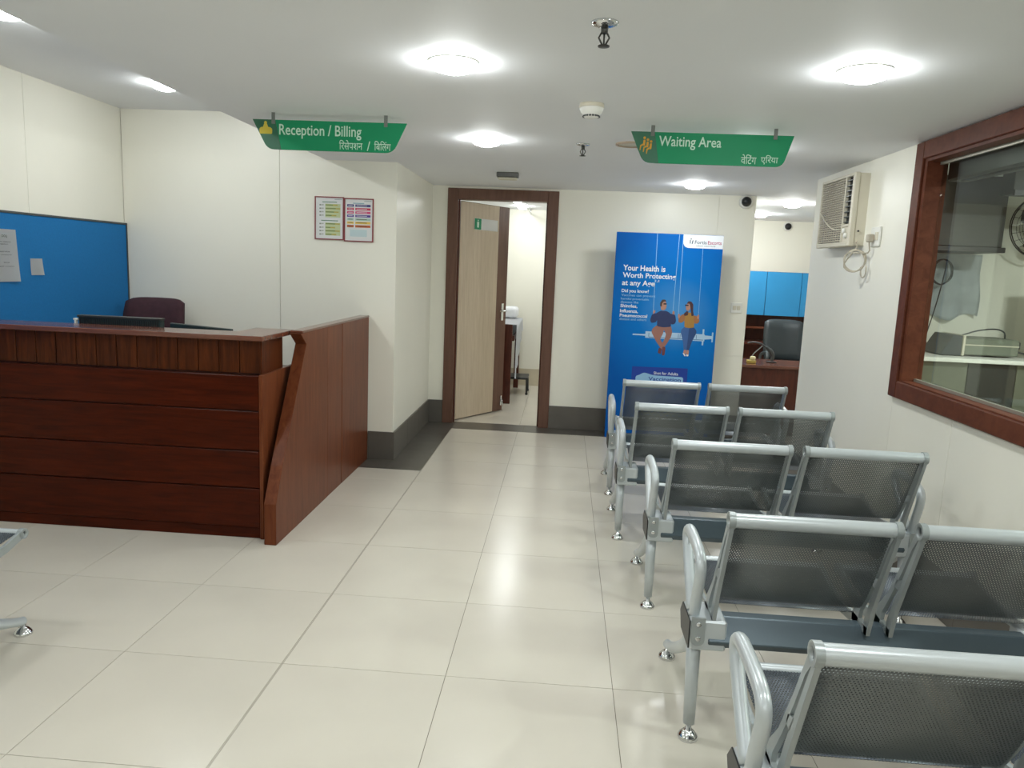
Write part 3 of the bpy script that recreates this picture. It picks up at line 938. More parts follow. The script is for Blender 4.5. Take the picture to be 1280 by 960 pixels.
# ------------------------------------------------------------------ two framed notices on the wall
def framed_notice(x0, x1, z0, z1, label, kind):
    y = YF
    t = thing('framed_notice', ((x0 + x1) / 2, y, z0), label, 'notice', 'framed notices on the wall')
    MB().box(x0 + 0.004, x1 - 0.004, y - 0.006, y - 0.0005, z0 + 0.004, z1 - 0.004).build('sheet', M['paper'], t)
    f = MB(); b = 0.0075
    f.box(x0, x1, y - 0.010, y, z1 - b, z1); f.box(x0, x1, y - 0.010, y, z0, z0 + b)
    f.box(x0, x0 + b, y - 0.010, y, z0 + b, z1 - b); f.box(x1 - b, x1, y - 0.010, y, z0 + b, z1 - b)
    f.build('frame', M['red_frame'], t)
    P = lambda u, v, d: (x0 + u * (x1 - x0), y - 0.0063 - d, z1 - v * (z1 - z0))
    def bars(name, rgb, rects, d=0.0):
        mb = MB()
        for (u0, u1, v0, v1) in rects:
            print_poly(mb, [(u0, v0), (u1, v0), (u1, v1), (u0, v1)], P, d)
        mb.build(name, flat('print_%d_%d_%d' % rgb, rgb), t)
    if kind == 0:
        bars('header_line', (150, 160, 165), [(0.68, 0.93, 0.055, 0.068)])
        bars('title_line', (100, 140, 110), [(0.26, 0.76, 0.115, 0.135), (0.22, 0.8, 0.545, 0.565)])
        bars('pale_panel', (196, 206, 160), [(0.36, 0.88, 0.165, 0.48), (0.36, 0.88, 0.60, 0.90)])
        rows = [0.18, 0.26, 0.34, 0.42, 0.615, 0.70, 0.78, 0.86]
        bars('row_mark', (140, 146, 132), [(0.16, 0.23, v, v + 0.03) for v in rows] + [(0.26, 0.30, v, v + 0.025) for v in rows], 0.0003)
        ends = [0.78, 0.88, 0.82, 0.74, 0.86, 0.7, 0.86, 0.74]
        bars('row_text', (126, 146, 84), [(0.37, e, v, v + 0.028) for v, e in zip(rows, ends)], 0.0003)
        bars('row_text_end', (190, 176, 84), [(e - 0.16, e, v + 0.002, v + 0.026) for v, e in zip(rows, ends)], 0.0006)
    else:
        bars('header_line', (150, 160, 165), [(0.68, 0.93, 0.055, 0.068)])
        bars('title_line', (130, 170, 190), [(0.3, 0.68, 0.105, 0.125)])
        cols = [(64, 64, 130), (196, 52, 84), (206, 70, 120), (84, 60, 150), (170, 200, 190), (232, 196, 90), (196, 96, 44)]
        for k, c in enumerate(cols):
            v = 0.14 + 0.079 * k
            bars('colour_bar', c, [(0.1, 0.33, v, v + 0.055), (0.38, 0.9, v, v + 0.055)])
            bars('bar_text', (210, 205, 215) if k < 4 else (100, 90, 70), [(0.14, 0.29, v + 0.02, v + 0.034), (0.42, 0.78, v + 0.02, v + 0.034)], 0.0003)
        bars('pale_box', (196, 216, 220), [(0.2, 0.78, 0.72, 0.88)])
    return t
framed_notice(-0.861, -0.648, 1.607, 1.910, 'left framed notice with green and yellow text rows on the wall', 0)
framed_notice(-0.646, -0.433, 1.600, 1.905, 'right framed notice with coloured bars on the wall', 1)

# ================================================================== BLUE STANDEE
bx, bw, by, bh = 1.38, 0.905, 4.12, 1.803
sd = thing('standing_poster', (bx + bw / 2, by, 0), 'tall blue standing poster about vaccination against the back wall', 'poster')
def gradient_blue():
    m = bpy.data.materials.new('printed_blue')
    m.use_nodes = True
    nt = m.node_tree
    b = nt.nodes['Principled BSDF']
    b.inputs['Roughness'].default_value = 0.45
    b.inputs['Specular IOR Level'].default_value = 0.15
    tc = nt.nodes.new('ShaderNodeTexCoord')
    sp_ = nt.nodes.new('ShaderNodeVectorMath'); sp_.operation = 'DISTANCE'
    sp_.inputs[1].default_value = (0.10, 0.0, 1.12)
    nt.links.new(tc.outputs['Object'], sp_.inputs[0])
    cr = nt.nodes.new('ShaderNodeValToRGB')
    cr.color_ramp.elements[0].position = 0.05
    cr.color_ramp.elements[0].color = (*s2l((78, 150, 214)), 1)
    cr.color_ramp.elements[1].position = 0.75
    cr.color_ramp.elements[1].color = (*s2l((0, 92, 178)), 1)
    e = cr.color_ramp.elements.new(0.33); e.color = (*s2l((4, 118, 202)), 1)
    nt.links.new(sp_.outputs['Value'], cr.inputs['Fac'])
    nt.links.new(cr.outputs['Color'], b.inputs['Base Color'])
    return m
MB().box(bx, bx + bw, by, by + 0.025, 0.0, bh, bev=0.001).build('printed_board', gradient_blue(), sd)
MB().prism([(by + 0.025, 0.0), (by + 0.19, 0.0), (by + 0.025, 1.0)], 'x', bx + 0.43, bx + 0.45).build('rear_strut', M['paper'], sd)
P = lambda u, v, d: (bx + u, by - 0.0004 - d, v)
cW = flat('print_white', (236, 240, 246)); cPale = flat('print_pale_blue', (150, 196, 232))
cNavyBox = flat('print_deep_blue', (22, 62, 160)); cSyr = flat('print_syringe', (176, 208, 236)); cSyrD = flat('print_syringe_scale', (90, 130, 180))
cSkin = flat('print_skin', (190, 140, 120)); cHairG = flat('print_grey_hair', (78, 62, 62)); cHairB = flat('print_brown_hair', (72, 44, 50))
cNavy = flat('print_navy', (44, 56, 100)); cTan = flat('print_tan', (160, 112, 100)); cShoe = flat('print_shoe', (110, 60, 62))
cMust = flat('print_mustard', (176, 132, 62)); cMustD = flat('print_brown_sleeve', (166, 112, 72)); cJean = flat('print_jeans', (62, 100, 160)); cJeanD = flat('print_dark_jeans', (42, 74, 128))
cDark = flat('print_dark', (36, 40, 56)); cGrn = flat('print_logo_grey', (90, 104, 120)); cRed = flat('print_logo_magenta', (176, 40, 96))
def pp(name, m, polys, d):
    mb = MB()
    for k, q in enumerate(polys): print_poly(mb, q, P, d + 0.00007 * k)
    return mb.build(name, m, sd)
def line(u0, v0, u1, v1, w): return [(u0 - w / 2, v0), (u0 + w / 2, v0), (u1 + w / 2, v1), (u1 - w / 2, v1)]
pp('logo_field', cW, [rounded([(0.568, bh - 0.002), (0.904, bh - 0.002), (0.904, 1.69), (0.568, 1.69)], [0, 0, 0, 0.07], 6)], 0.0003)
lettering('logo_lettering', 'Fortis', sd, cGrn, (0.665, 0.765, 1.725, 1.755), P, 0.012, 0.0008)
lettering('logo_lettering', 'Escorts', sd, cRed, (0.775, 0.89, 1.725, 1.755), P, 0.012, 0.0008)
lettering('logo_lettering', 'HEART INSTITUTE', sd, cGrn, (0.68, 0.84, 1.705, 1.715), P, 0.005, 0.0008)
pp('logo_mark', cGrn, [[(0.622, 1.727), (0.63, 1.727), (0.63, 1.757), (0.622, 1.757)], [(0.638, 1.722), (0.648, 1.727), (0.652, 1.758), (0.642, 1.752)], arc2(0.632, 1.766, 0.006, 0, 330, 8)], 0.0008)
lettering('headline', 'Your Health is', sd, cW, (0.072, 0.433, 1.478, 1.527), P, 0.02, 0.0012)
lettering('headline', 'Worth Protecting', sd, cW, (0.072, 0.526, 1.405, 1.462), P, 0.02, 0.0012)
lettering('headline', 'at any Age', sd, cW, (0.070, 0.350, 1.338, 1.398), P, 0.02, 0.0012)
lettering('headline', '1,2', sd, cW, (0.356, 0.39, 1.388, 1.408), P, 0.005, 0.0012)
lettering('body_text', 'Did you know?', sd, cW, (0.071, 0.305, 1.283, 1.320), P, 0.02, 0.0012)
lettering('body_text', 'Vaccines can prevent', sd, cPale, (0.071, 0.363, 1.252, 1.278), P, 0.004, 0.0012)
lettering('body_text', 'harmful preventable', sd, cPale, (0.069, 0.31, 1.222, 1.246), P, 0.004, 0.0012)
lettering('body_text', 'diseases like', sd, cPale, (0.068, 0.222, 1.198, 1.218), P, 0.004, 0.0012)
lettering('body_text', 'Shingles,', sd, cW, (0.068, 0.215, 1.152, 1.190), P, 0.02, 0.0012)
lettering('body_text', 'Influenza,', sd, cW, (0.068, 0.223, 1.112, 1.146), P, 0.02, 0.0012)
lettering('body_text', 'Pneumococcal', sd, cW, (0.067, 0.305, 1.078, 1.106), P, 0.02, 0.0012)
lettering('body_text', 'disease and others', sd, cPale, (0.066, 0.30, 1.050, 1.072), P, 0.004, 0.0012)
pp('swing_ropes', cPale, [line(0.345, bh, 0.356, 1.06, 0.004), line(0.532, bh, 0.522, 1.10, 0.004), line(0.565, bh, 0.572, 1.10, 0.004), line(0.737, 1.69, 0.743, 1.10, 0.003)], 0.0006)
pp('syringe_picture', cSyr, [line(0.25, 0.924, 0.25, 0.936, 0.12), [(0.19, 0.926), (0.31, 0.922), (0.31, 0.938), (0.19, 0.934)],
                            [(0.30, 0.905), (0.81, 0.897), (0.81, 0.958), (0.30, 0.962)], line(0.797, 0.862, 0.797, 1.002, 0.014),
                            [(0.80, 0.912), (0.872, 0.920), (0.872, 0.946), (0.80, 0.950)], line(0.877, 0.892, 0.877, 0.978, 0.012)], 0.0006)
pp('syringe_marks', cSyrD, [line(u, 0.915, u, 0.95, 0.005) for u in (0.33, 0.585, 0.60, 0.74)] + [[(0.33, 0.91), (0.80, 0.905), (0.80, 0.911), (0.33, 0.916)]], 0.0009)
# the printed couple on the swing (flat print)
pp('man_trousers', cTan, [rounded([(0.395, 1.02), (0.515, 1.02), (0.53, 0.965), (0.522, 0.92), (0.475, 0.835), (0.440, 0.842), (0.468, 0.90), (0.478, 0.945), (0.455, 0.985), (0.43, 0.95), (0.405, 0.985)], 0.01, 3),
                          rounded([(0.395, 1.02), (0.46, 1.01), (0.452, 0.95), (0.43, 0.90), (0.475, 0.83), (0.455, 0.80), (0.395, 0.88), (0.352, 0.955), (0.355, 0.985)], 0.012, 3)], 0.0012)
pp('man_shoes', cShoe, [rounded([(0.425, 0.825), (0.452, 0.815), (0.445, 0.768), (0.418, 0.778)], 0.008, 3), rounded([(0.455, 0.835), (0.482, 0.83), (0.478, 0.758), (0.455, 0.758)], 0.008, 3)], 0.0013)
pp('man_shirt', cNavy, [rounded([(0.415, 1.145), (0.47, 1.145), (0.505, 1.125), (0.512, 1.075), (0.515, 1.01), (0.45, 1.002), (0.395, 1.01), (0.392, 1.07), (0.375, 1.12)], 0.012, 3),
                        rounded([(0.38, 1.125), (0.345, 1.11), (0.332, 1.06), (0.345, 1.035), (0.385, 1.045), (0.4, 1.09)], 0.012, 3),
                        rounded([(0.50, 1.125), (0.545, 1.115), (0.556, 1.06), (0.545, 1.035), (0.515, 1.03), (0.505, 1.08)], 0.012, 3)], 0.0014)
pp('man_skin', cSkin, [rounded([(0.418, 1.155), (0.414, 1.205), (0.43, 1.232), (0.458, 1.225), (0.466, 1.195), (0.46, 1.16), (0.44, 1.148)], 0.012, 3),
                       rounded([(0.352, 1.115), (0.372, 1.125), (0.372, 1.148), (0.355, 1.145)], 0.006, 2), rounded([(0.52, 1.118), (0.54, 1.118), (0.536, 1.148), (0.52, 1.148)], 0.006, 2)], 0.0016)
pp('man_hair', cHairG, [rounded([(0.41, 1.185), (0.408, 1.215), (0.425, 1.242), (0.45, 1.243), (0.462, 1.228), (0.44, 1.226), (0.426, 1.21), (0.424, 1.18)], 0.006, 3)], 0.0018)
pp('glasses', cDark, [line(0.45, 1.2, 0.451, 1.212, 0.026), line(0.637, 1.196, 0.638, 1.208, 0.03)], 0.0021)
pp('woman_jeans', cJean, [rounded([(0.632, 1.015), (0.672, 1.01), (0.682, 0.95), (0.672, 0.89), (0.664, 0.81), (0.64, 0.81), (0.63, 0.88), (0.603, 0.965), (0.606, 0.99)], 0.012, 3)], 0.0012)
pp('woman_jeans_shaded', cJeanD, [rounded([(0.672, 1.012), (0.714, 1.015), (0.737, 0.985), (0.736, 0.96), (0.705, 0.89), (0.684, 0.81), (0.664, 0.812), (0.668, 0.90)], 0.012, 3)], 0.0013)
pp('woman_shoes', cSkin, [rounded([(0.642, 0.815), (0.664, 0.815), (0.66, 0.775), (0.638, 0.785)], 0.006, 3), rounded([(0.666, 0.815), (0.686, 0.812), (0.684, 0.77), (0.664, 0.772)], 0.006, 3)], 0.0014)
pp('woman_shoe_soles', cW, [rounded([(0.632, 0.79), (0.645, 0.785), (0.662, 0.762), (0.65, 0.758)], 0.004, 2), rounded([(0.664, 0.776), (0.686, 0.774), (0.682, 0.76), (0.666, 0.76)], 0.004, 2)], 0.0016)
pp('woman_sweater', cMust, [rounded([(0.63, 1.14), (0.69, 1.14), (0.708, 1.11), (0.712, 1.06), (0.714, 1.012), (0.67, 1.006), (0.63, 1.012), (0.628, 1.06), (0.616, 1.11)], 0.012, 3)], 0.0014)
pp('woman_sleeves', cMustD, [rounded([(0.63, 1.13), (0.60, 1.12), (0.573, 1.085), (0.578, 1.05), (0.61, 1.05), (0.63, 1.075)], 0.012, 3), rounded([(0.70, 1.12), (0.74, 1.11), (0.758, 1.075), (0.745, 1.05), (0.715, 1.045), (0.705, 1.08)], 0.012, 3)], 0.0015)
pp('woman_skin', cSkin, [rounded([(0.632, 1.165), (0.63, 1.205), (0.65, 1.228), (0.672, 1.215), (0.672, 1.18), (0.655, 1.15)], 0.012, 3), rounded([(0.568, 1.09), (0.586, 1.09), (0.586, 1.125), (0.568, 1.125)], 0.006, 2), rounded([(0.733, 1.09), (0.75, 1.09), (0.75, 1.125), (0.733, 1.125)], 0.006, 2)], 0.0016)
pp('woman_hair', cHairB, [rounded([(0.636, 1.215), (0.648, 1.238), (0.675, 1.236), (0.692, 1.21), (0.694, 1.16), (0.704, 1.115), (0.684, 1.11), (0.676, 1.15), (0.668, 1.19), (0.66, 1.218)], 0.008, 3),
                          rounded([(0.642, 1.155), (0.656, 1.145), (0.652, 1.115), (0.622, 1.11), (0.618, 1.13)], 0.006, 3)], 0.0018)
pp('offer_box', cNavyBox, [[(0.204, 0.42), (0.688, 0.42), (0.688, 0.652), (0.204, 0.648)]], 0.0006)
pp('offer_pill', cPale, [rounded([(0.24, 0.46), (0.655, 0.46), (0.655, 0.573), (0.40, 0.577), (0.355, 0.588), (0.31, 0.60), (0.27, 0.575), (0.24, 0.565)], 0.02, 3)], 0.0009)
lettering('offer_text', 'Shot for Adults', sd, cW, (0.395, 0.607, 0.586, 0.612), P, 0.008, 0.0012)
lettering('offer_text', 'Vaccination', sd, cNavyBox, (0.352, 0.635, 0.530, 0.563), P, 0.016, 0.0014)

# ================================================================== BENCHES
def make_bench(HWX=0.542, front_y=0.64):
    t = thing('waiting_bench', (0, 0, 0), None, None)
    # beam: faceted steel beam carrying the seats
    beam_sec = [(0.105, 0.328), (0.09, 0.352), (0.15, 0.412), (0.19, 0.412), (0.245, 0.36), (0.225, 0.328)]
    MB().prism(beam_sec, 'x', -HWX + 0.03, HWX - 0.03, bev=0.003).build('beam', M['beam'], t, local=True)
    for s in (-1, 1):
        cap_sec = [(0.102, 0.322), (0.102, 0.412), (0.242, 0.412), (0.275, 0.37), (0.242, 0.322)]
        MB().prism(cap_sec, 'x', s * (HWX + 0.0262), s * (HWX + 0.030), bev=0.001).build('beam_end_cap', M['black'], t, local=True)
        a0, a1 = s * (HWX - 0.022), s * (HWX + 0.026)
        br = MB()
        a0 = s * (HWX - 0.085)
        br.box(min(a0, a1), max(a0, a1), 0.098, 0.245, 0.318, 0.416, bev=0.006)
        br = br.build('end_bracket', M['silver'], t, local=True)
        pl = MB()
        xx = s * (HWX + 0.026)
        xc = s * (HWX + 0.004)
        pl.prism(rounded([(xc - 0.021, 0.338), (xc + 0.021, 0.338), (xc + 0.021, 0.428), (xc - 0.021, 0.428)], [0.02, 0.02, 0.003, 0.003], 4), 'y', 0.090, 0.098)
        pl.build('bolt_plate', M['silver_dark'], t, local=True)
        bo = MB()
        for bz in (0.362, 0.408):
            bo.lathe([(0.002, 0.0), (0.008, 0.0), (0.008, -0.004), (0.002, -0.0045)], (xc, 0.090, bz), 10, axis='y')
        bo.build('bolt', M['chrome'], t, local=True)
        xa = s * (HWX + 0.010)
        loop = [(xa, 0.178, 0.412), (xa, 0.262, 0.490), (xa, 0.335, 0.568), (xa, 0.354, 0.602), (xa, 0.336, 0.626), (xa, 0.285, 0.632),
                (xa, 0.155, 0.622), (xa, 0.108, 0.602), (xa, 0.098, 0.562), (xa, 0.122, 0.49), (xa, 0.145, 0.412)]
        MB().tube(smooth3(loop, 4), 0.0175, 12).build('armrest', M['silver'], t, local=True)
        xl = s * HWX
        for (fy, nm) in ((0.135, 'leg'), (front_y, 'leg')):
            lg = MB()
            if fy < 0.3:
                lg.tube([(xl, 0.165, 0.335), (xl, 0.15, 0.2), (xl, fy, 0.05)], [0.024, 0.021, 0.018], 10)
            else:
                lg.tube(smooth3([(xl, 0.185, 0.335), (xl, 0.28, 0.245), (xl, fy - 0.16, 0.125), (xl, fy - 0.04, 0.068), (xl, fy, 0.055)], 4), [0.024] * 5 + [0.021] * 6 + [0.018] * 6, 10)
            lo = lg.build('leg', M['silver'], t, local=True)
            ft = MB()
            ft.lathe([(0.008, 0.055), (0.010, 0.03), (0.018, 0.026), (0.030, 0.012), (0.033, 0.005), (0.032, 0.0)], (xl, fy, 0), 18)
            fo = ft.build('foot', M['chrome'], lo, local=True)
    for sx in (-0.2655, 0.2655):
        w = 0.232
        back = [(0.004, 0.762), (0.02, 0.72), (0.05, 0.655), (0.088, 0.575), (0.12, 0.515), (0.146, 0.478), (0.16, 0.466)]
        MB().sweep(back, sx - w + 0.012, sx + w - 0.012, 0.0015).build('backrest', M['perf'], t, local=True)
        seat = [(0.205, 0.430), (0.25, 0.421), (0.33, 0.417), (0.42, 0.424), (0.50, 0.436), (0.545, 0.441)]
        MB().sweep(seat, sx - w + 0.012, sx + w - 0.012, 0.0015).build('seat', M['perf_seat'], t, local=True)
        MB().tube([(sx - w - 0.004, 0, 0.775), (sx + w + 0.004, 0, 0.775)], 0.0215, 14, caps=False).build('top_rail', M['silver'], t, local=True)
        MB().tube([(sx - w, 0.556, 0.437), (sx + w, 0.556, 0.437)], 0.016, 12, caps=False).build('front_rail', M['silver'], t, local=True)
        for s in (-1, 1):
            x0 = sx + s * w - 0.006; x1 = sx + s * w + 0.006
            b = MB()
            b.tube([(x0 - 0.003, 0, 0.775), (x1 + 0.003, 0, 0.775)], 0.025, 16, caps=False)
            b.lathe([(0.025, -0.009), (0.0145, -0.009), (0.0145, 0.009), (0.025, 0.009)], ((x0 + x1) / 2, 0, 0.775), 16, axis='x', cap=False)
            b.tube([(x0 - 0.003, 0.556, 0.437), (x1 + 0.003, 0.556, 0.437)], 0.021, 14, caps=False)
            b.lathe([(0.021, -0.009), (0.011, -0.009), (0.011, 0.009), (0.021, 0.009)], ((x0 + x1) / 2, 0.556, 0.437), 14, axis='x', cap=False)
            # upright: two diverging bars with a slot between and a bridge
            b.prism([(-0.020, 0.765), (0.000, 0.755), (0.045, 0.655), (0.100, 0.53), (0.135, 0.44), (0.128, 0.40), (0.108, 0.40), (0.085, 0.50), (0.036, 0.625)], 'x', x0, x1)
            b.prism([(0.000, 0.755), (0.021, 0.770), (0.085, 0.640), (0.150, 0.525), (0.215, 0.45), (0.225, 0.405), (0.18, 0.405), (0.172, 0.452), (0.125, 0.528), (0.070, 0.632), (0.03, 0.715)], 'x', x0, x1)
            b.prism([(0.066, 0.60), (0.10, 0.59), (0.108, 0.565), (0.083, 0.562)], 'x', x0, x1)
            b.prism([(0.108, 0.40), (0.225, 0.40), (0.225, 0.428), (0.108, 0.425)], 'x', x0, x1)
            # seat arm running forward
            b.prism([(0.20, 0.428), (0.34, 0.412), (0.46, 0.424), (0.55, 0.452), (0.562, 0.424), (0.47, 0.394), (0.34, 0.376), (0.20, 0.392)], 'x', x0, x1)
            b.build('side_bracket', M['silver_dark'], t, local=True)
    return t

proto = make_bench()
bench_spots = [
    (1.960, -1.145, 'nearest perforated steel bench, cut by the lower right corner of the photo'),
    (1.966, -0.385, 'second perforated steel bench from the camera, its rear foot near the bottom edge'),
    (1.937, 0.555, 'third and middle perforated steel bench of the five in the waiting area'),
    (1.862, 1.40, 'fourth perforated steel bench from the camera, just behind the farthest one'),
    (1.862, 2.23, 'farthest perforated steel bench, right in front of the blue poster'),
]
for i, (x, y, lab) in enumerate(bench_spots):
    o = proto if i == 0 else copy_tree(proto)
    o.location = (x, y, 0)
    tag(o, lab, 'bench', 'two seat steel benches')
o = make_bench(0.455, 0.585)      # its legs stand a little further in
o.location = (-1.500, -0.515, 0)
o.scale = (1, 1, 0.95)
tag(o, 'steel bench end at the far left edge, across the aisle from the others', 'bench', 'two seat steel benches')

# ================================================================== RIGHT WALL: AIR CONDITIONER, SOCKET
ac = thing('air_conditioner', (2.65, 2.43, 1.66), 'old cream window air conditioner set in the right wall', 'air conditioner')
ay0, ay1, az0, az1, axf = 2.14, 2.72, 1.672, 2.098, 2.612
MB().box(axf + 0.03, XR + 0.02, ay0 + 0.004, ay1 - 0.004, az0 + 0.004, az1 - 0.004, bev=0.003).build('casing', M['cream_plastic'], ac)
f = MB()
f.box(axf, axf + 0.03, ay0, ay0 + 0.035, az0, az1, bev=0.004)
f.box(axf, axf + 0.03, ay1 - 0.02, ay1, az0, az1, bev=0.004)
f.box(axf, axf + 0.03, ay0 + 0.035, ay1 - 0.02, az0, az0 + 0.028, bev=0.004)
f.box(axf, axf + 0.03, ay0 + 0.035, ay1 - 0.02, az1 - 0.018, az1, bev=0.004)
yd = 2.285
f.box(axf, axf + 0.03, yd - 0.008, yd + 0.008, az0 + 0.028, az1 - 0.018, bev=0.002)
f.box(axf, axf + 0.03, ay0 + 0.035, yd - 0.008, 1.787, 1.803, bev=0.002)
f.build('front_frame', M['cream_plastic'], ac)
MB().box(axf + 0.022, axf + 0.031, yd, ay1 - 0.015, az0 + 0.02, az1 - 0.01).build('filter_backing', M['dkgrey'], ac)
nsl = 27
for k in range(nsl):
    z = az0 + 0.034 + k * (az1 - 0.018 - az0 - 0.034) / nsl
    MB().box(axf + 0.004, axf + 0.022, yd + 0.008, ay1 - 0.02, z, z + 0.0075, bev=0.001).build('slat', M['ac_grille'], ac)
gb = MB()
for k in range(9):
    yy = yd + 0.05 + k * 0.042
    gb.box(axf + 0.002, axf + 0.006, yy, yy + 0.003, az0 + 0.03, az1 - 0.02)
gb.build('grille_bars', M['ac_grille'], ac)
cv = [(axf - 0.001, ay1 - 0.02 - 0.40 * t_, 1.905 - 0.13 * math.sin(min(1, t_ * 1.15) * PI / 2)) for t_ in [i / 12 for i in range(13)]]
MB().tube(cv, 0.005, 6).build('styling_line', M['cream_plastic'], ac)
MB().box(axf + 0.022, axf + 0.031, ay0 + 0.03, yd, 1.80, az1 - 0.01).build('outlet_backing', M['black'], ac)
for k in range(9):
    z = 1.812 + k * 0.0305
    MB().box(axf + 0.004, axf + 0.02, ay0 + 0.037, yd - 0.009, z, z + 0.006, bev=0.001).build('louver', M['screen'], ac)
MB().box(axf + 0.008, axf + 0.03, ay0 + 0.035, yd - 0.008, az0 + 0.028, 1.787, bev=0.002).build('control_panel', M['cream_plastic'], ac)
for k, z in enumerate((1.735, 1.765)):
    MB().lathe([(0.016, 0), (0.016, -0.01), (0.012, -0.014), (0.001, -0.014)], (axf + 0.008, ay0 + 0.075 + 0.03 * k, z), 14, axis='x').build('knob', M['white'], ac)
cr_ = MB()
for (yy, zz) in ((ay0 - 0.001, az0 + 0.02), (ay0 - 0.001, 1.76)):
    cr_.lathe([(0.006, 0), (0.006, -0.002), (0.001, -0.003)], (2.66, yy, zz), 8, axis='y')
cr_.build('screw', M['black'], ac)

sk = thing('power_socket', (XR, 1.965, 1.66), 'white wall socket plate with plug beside the air conditioner', 'socket')
MB().box(XR - 0.012, XR, 1.895, 2.02, 1.665, 1.775, bev=0.004).build('plate', M['white'], sk)
MB().box(XR - 0.018, XR - 0.012, 1.91, 1.945, 1.70, 1.745, bev=0.002).build('switch', M['cream_plastic'], sk)
cbl = thing('power_cable', (2.66, 2.05, 1.57), 'coiled beige power cable hanging from the air conditioner plug', 'cable')
c0 = (2.628, 2.06, 1.585)
pts = [(2.655, 2.13, 1.70), (2.652, 2.115, 1.66)]
for k in range(26):
    a = math.radians(200 + k * 40)
    rr = 0.062 + 0.004 * math.sin(k * 1.7)
    pts.append((c0[0] + 0.75 * rr * math.cos(a) + 0.004 * math.sin(k * 0.9), c0[1] - 0.66 * rr * math.cos(a), c0[2] + rr * math.sin(a)))
pts += [(2.672, 1.99, 1.63), (2.668, 1.975, 1.68), (2.668, 1.975, 1.70)]
MB().tube(smooth3(pts, 3), 0.0042, 6).build('flex', M['cable'], cbl)
MB().tube(smooth3([(2.672, 2.07, 1.55), (2.668, 2.05, 1.505), (2.67, 2.02, 1.49), (2.672, 1.99, 1.51), (2.674, 2.0, 1.56)], 4), 0.004, 6).build('flex_tail', M['cable'], cbl)
MB().box(2.65, XR - 0.012, 1.955, 1.99, 1.69, 1.735, bev=0.006).build('plug', M['ac_grille'], cbl)

# ------------------------------------------------------------------ back wall fittings
sw = thing('light_switch', (2.49, YB, 1.14), 'square white light switch on the back wall right of the poster', 'switch')
MB().box(2.445, 2.545, YB - 0.010, YB, 1.142, 1.235, bev=0.004).build('plate', M['white'], sw)
MB().box(2.462, 2.492, YB - 0.014, YB - 0.010, 1.17, 1.208, bev=0.002).build('rocker', M['cream_plastic'], sw)
MB().box(2.498, 2.528, YB - 0.014, YB - 0.010, 1.17, 1.208, bev=0.002).build('rocker', M['cream_plastic'], sw)

def dome_camera(x, y, z, s, label):
    t = thing('dome_camera', (x, y, z), label, 'camera', 'wall dome cameras')
    MB().lathe([(0.058 * s, 0.0), (0.058 * s, -0.022 * s), (0.05 * s, -0.03 * s), (0.044 * s, -0.032 * s)], (x, y, z), 22, axis='y').build('base', M['white'], t)
    MB().lathe([(0.043 * s, -0.032 * s), (0.041 * s, -0.046 * s), (0.032 * s, -0.062 * s), (0.016 * s, -0.071 * s), (0.001, -0.073 * s)], (x, y, z), 22, axis='y').build('dome', M['black'], t)
dome_camera(2.497, YB, 2.112, 1.0, 'black dome camera at the top right of the back wall')
dome_camera(3.665, 7.2, 2.10, 0.95, 'small dome camera on the far office wall')

# sign plate on the door leaf
dp = thing('door_sign', tuple(lp(0.33, -0.006, 1.84)), 'small green and white sign plate on the open door', 'sign')
MB().box(0.205, 0.565, -0.0095, -0.0045, 1.80, 1.905, bev=0.001, mtx=leaf_m).build('plate', M['paper'], dp)
MB().box(0.207, 0.305, -0.0105, -0.0096, 1.802, 1.903, mtx=leaf_m).build('green_field', M['sign_green'], dp)
g = MB()
PD = lambda u, v, d: leaf_m @ Vector((u, -0.0107 - d, v))
print_poly(g, arc2(0.256, 1.885, 0.008, 0, 330, 10), PD, 0.0)
print_poly(g, rounded([(0.24, 1.872), (0.272, 1.872), (0.268, 1.82), (0.244, 1.82)], 0.006, 2), PD, 0.0)
g.build('figure_icon', M['sign_text'], dp)

# ================================================================== ROOM BEHIND THE DOOR
bed = thing('examination_couch', (0.05, 6.1, 0), 'examination couch with white sheet partly seen behind the open door', 'bed')
MB().box(-0.30, 0.425, 5.50, 5.53, 0.0, 0.86, bev=0.004).build('end_board', M['wood_dark'], bed)
MB().box(0.385, 0.445, 6.62, 6.68, 0.0, 0.70, bev=0.003).build('leg', M['wood_dark'], bed)
MB().box(-0.30, -0.24, 6.62, 6.68, 0.0, 0.70, bev=0.003).build('leg', M['wood_dark'], bed)
MB().box(-0.30, 0.445, 5.53, 6.68, 0.68, 0.74, bev=0.004).build('bed_frame', M['wood_dark'], bed)
MB().box(-0.30, 0.44, 5.535, 6.70, 0.74, 0.85, bev=0.03, seg=3).build('mattress', M['black_soft'], bed)
sheet = MB()
tb = bmesh.new()
n1, n2 = 24, 14
gg = {}
for i in range(n1 + 1):
    for j in range(n2 + 1):
        y = 5.56 + 1.13 * i / n1
        v = j / n2
        hang = 0.16 + 0.42 * (1 - i / n1) + 0.03 * math.sin(i * 1.3)
        if v < 0.5:
            x_, z_ = -0.28 + (0.735) * v * 2, 0.862 + 0.006 * math.sin(i * 0.9 + j)
        else:
            k = (v - 0.5) * 2
            x_, z_ = 0.457 + 0.012 * math.sin(i * 1.1) * k + 0.008, 0.855 - hang * k
        gg[i, j] = tb.verts.new((x_, y, z_))
for i in range(n1):
    for j in range(n2):
        fc = tb.faces.new((gg[i, j], gg[i + 1, j], gg[i + 1, j + 1], gg[i, j + 1])); fc.smooth = True
bmesh.ops.solidify(tb, geom=tb.faces[:], thickness=0.003)
sheet._take(tb)
tag(sheet.build('bed_sheet', M['sheet']), 'white rumpled sheet draped over the couch behind the door', 'sheet')
pil = MB()
pil.box(-0.05, 0.42, 6.30, 6.64, 0.872, 1.0, bev=0.05, seg=4)
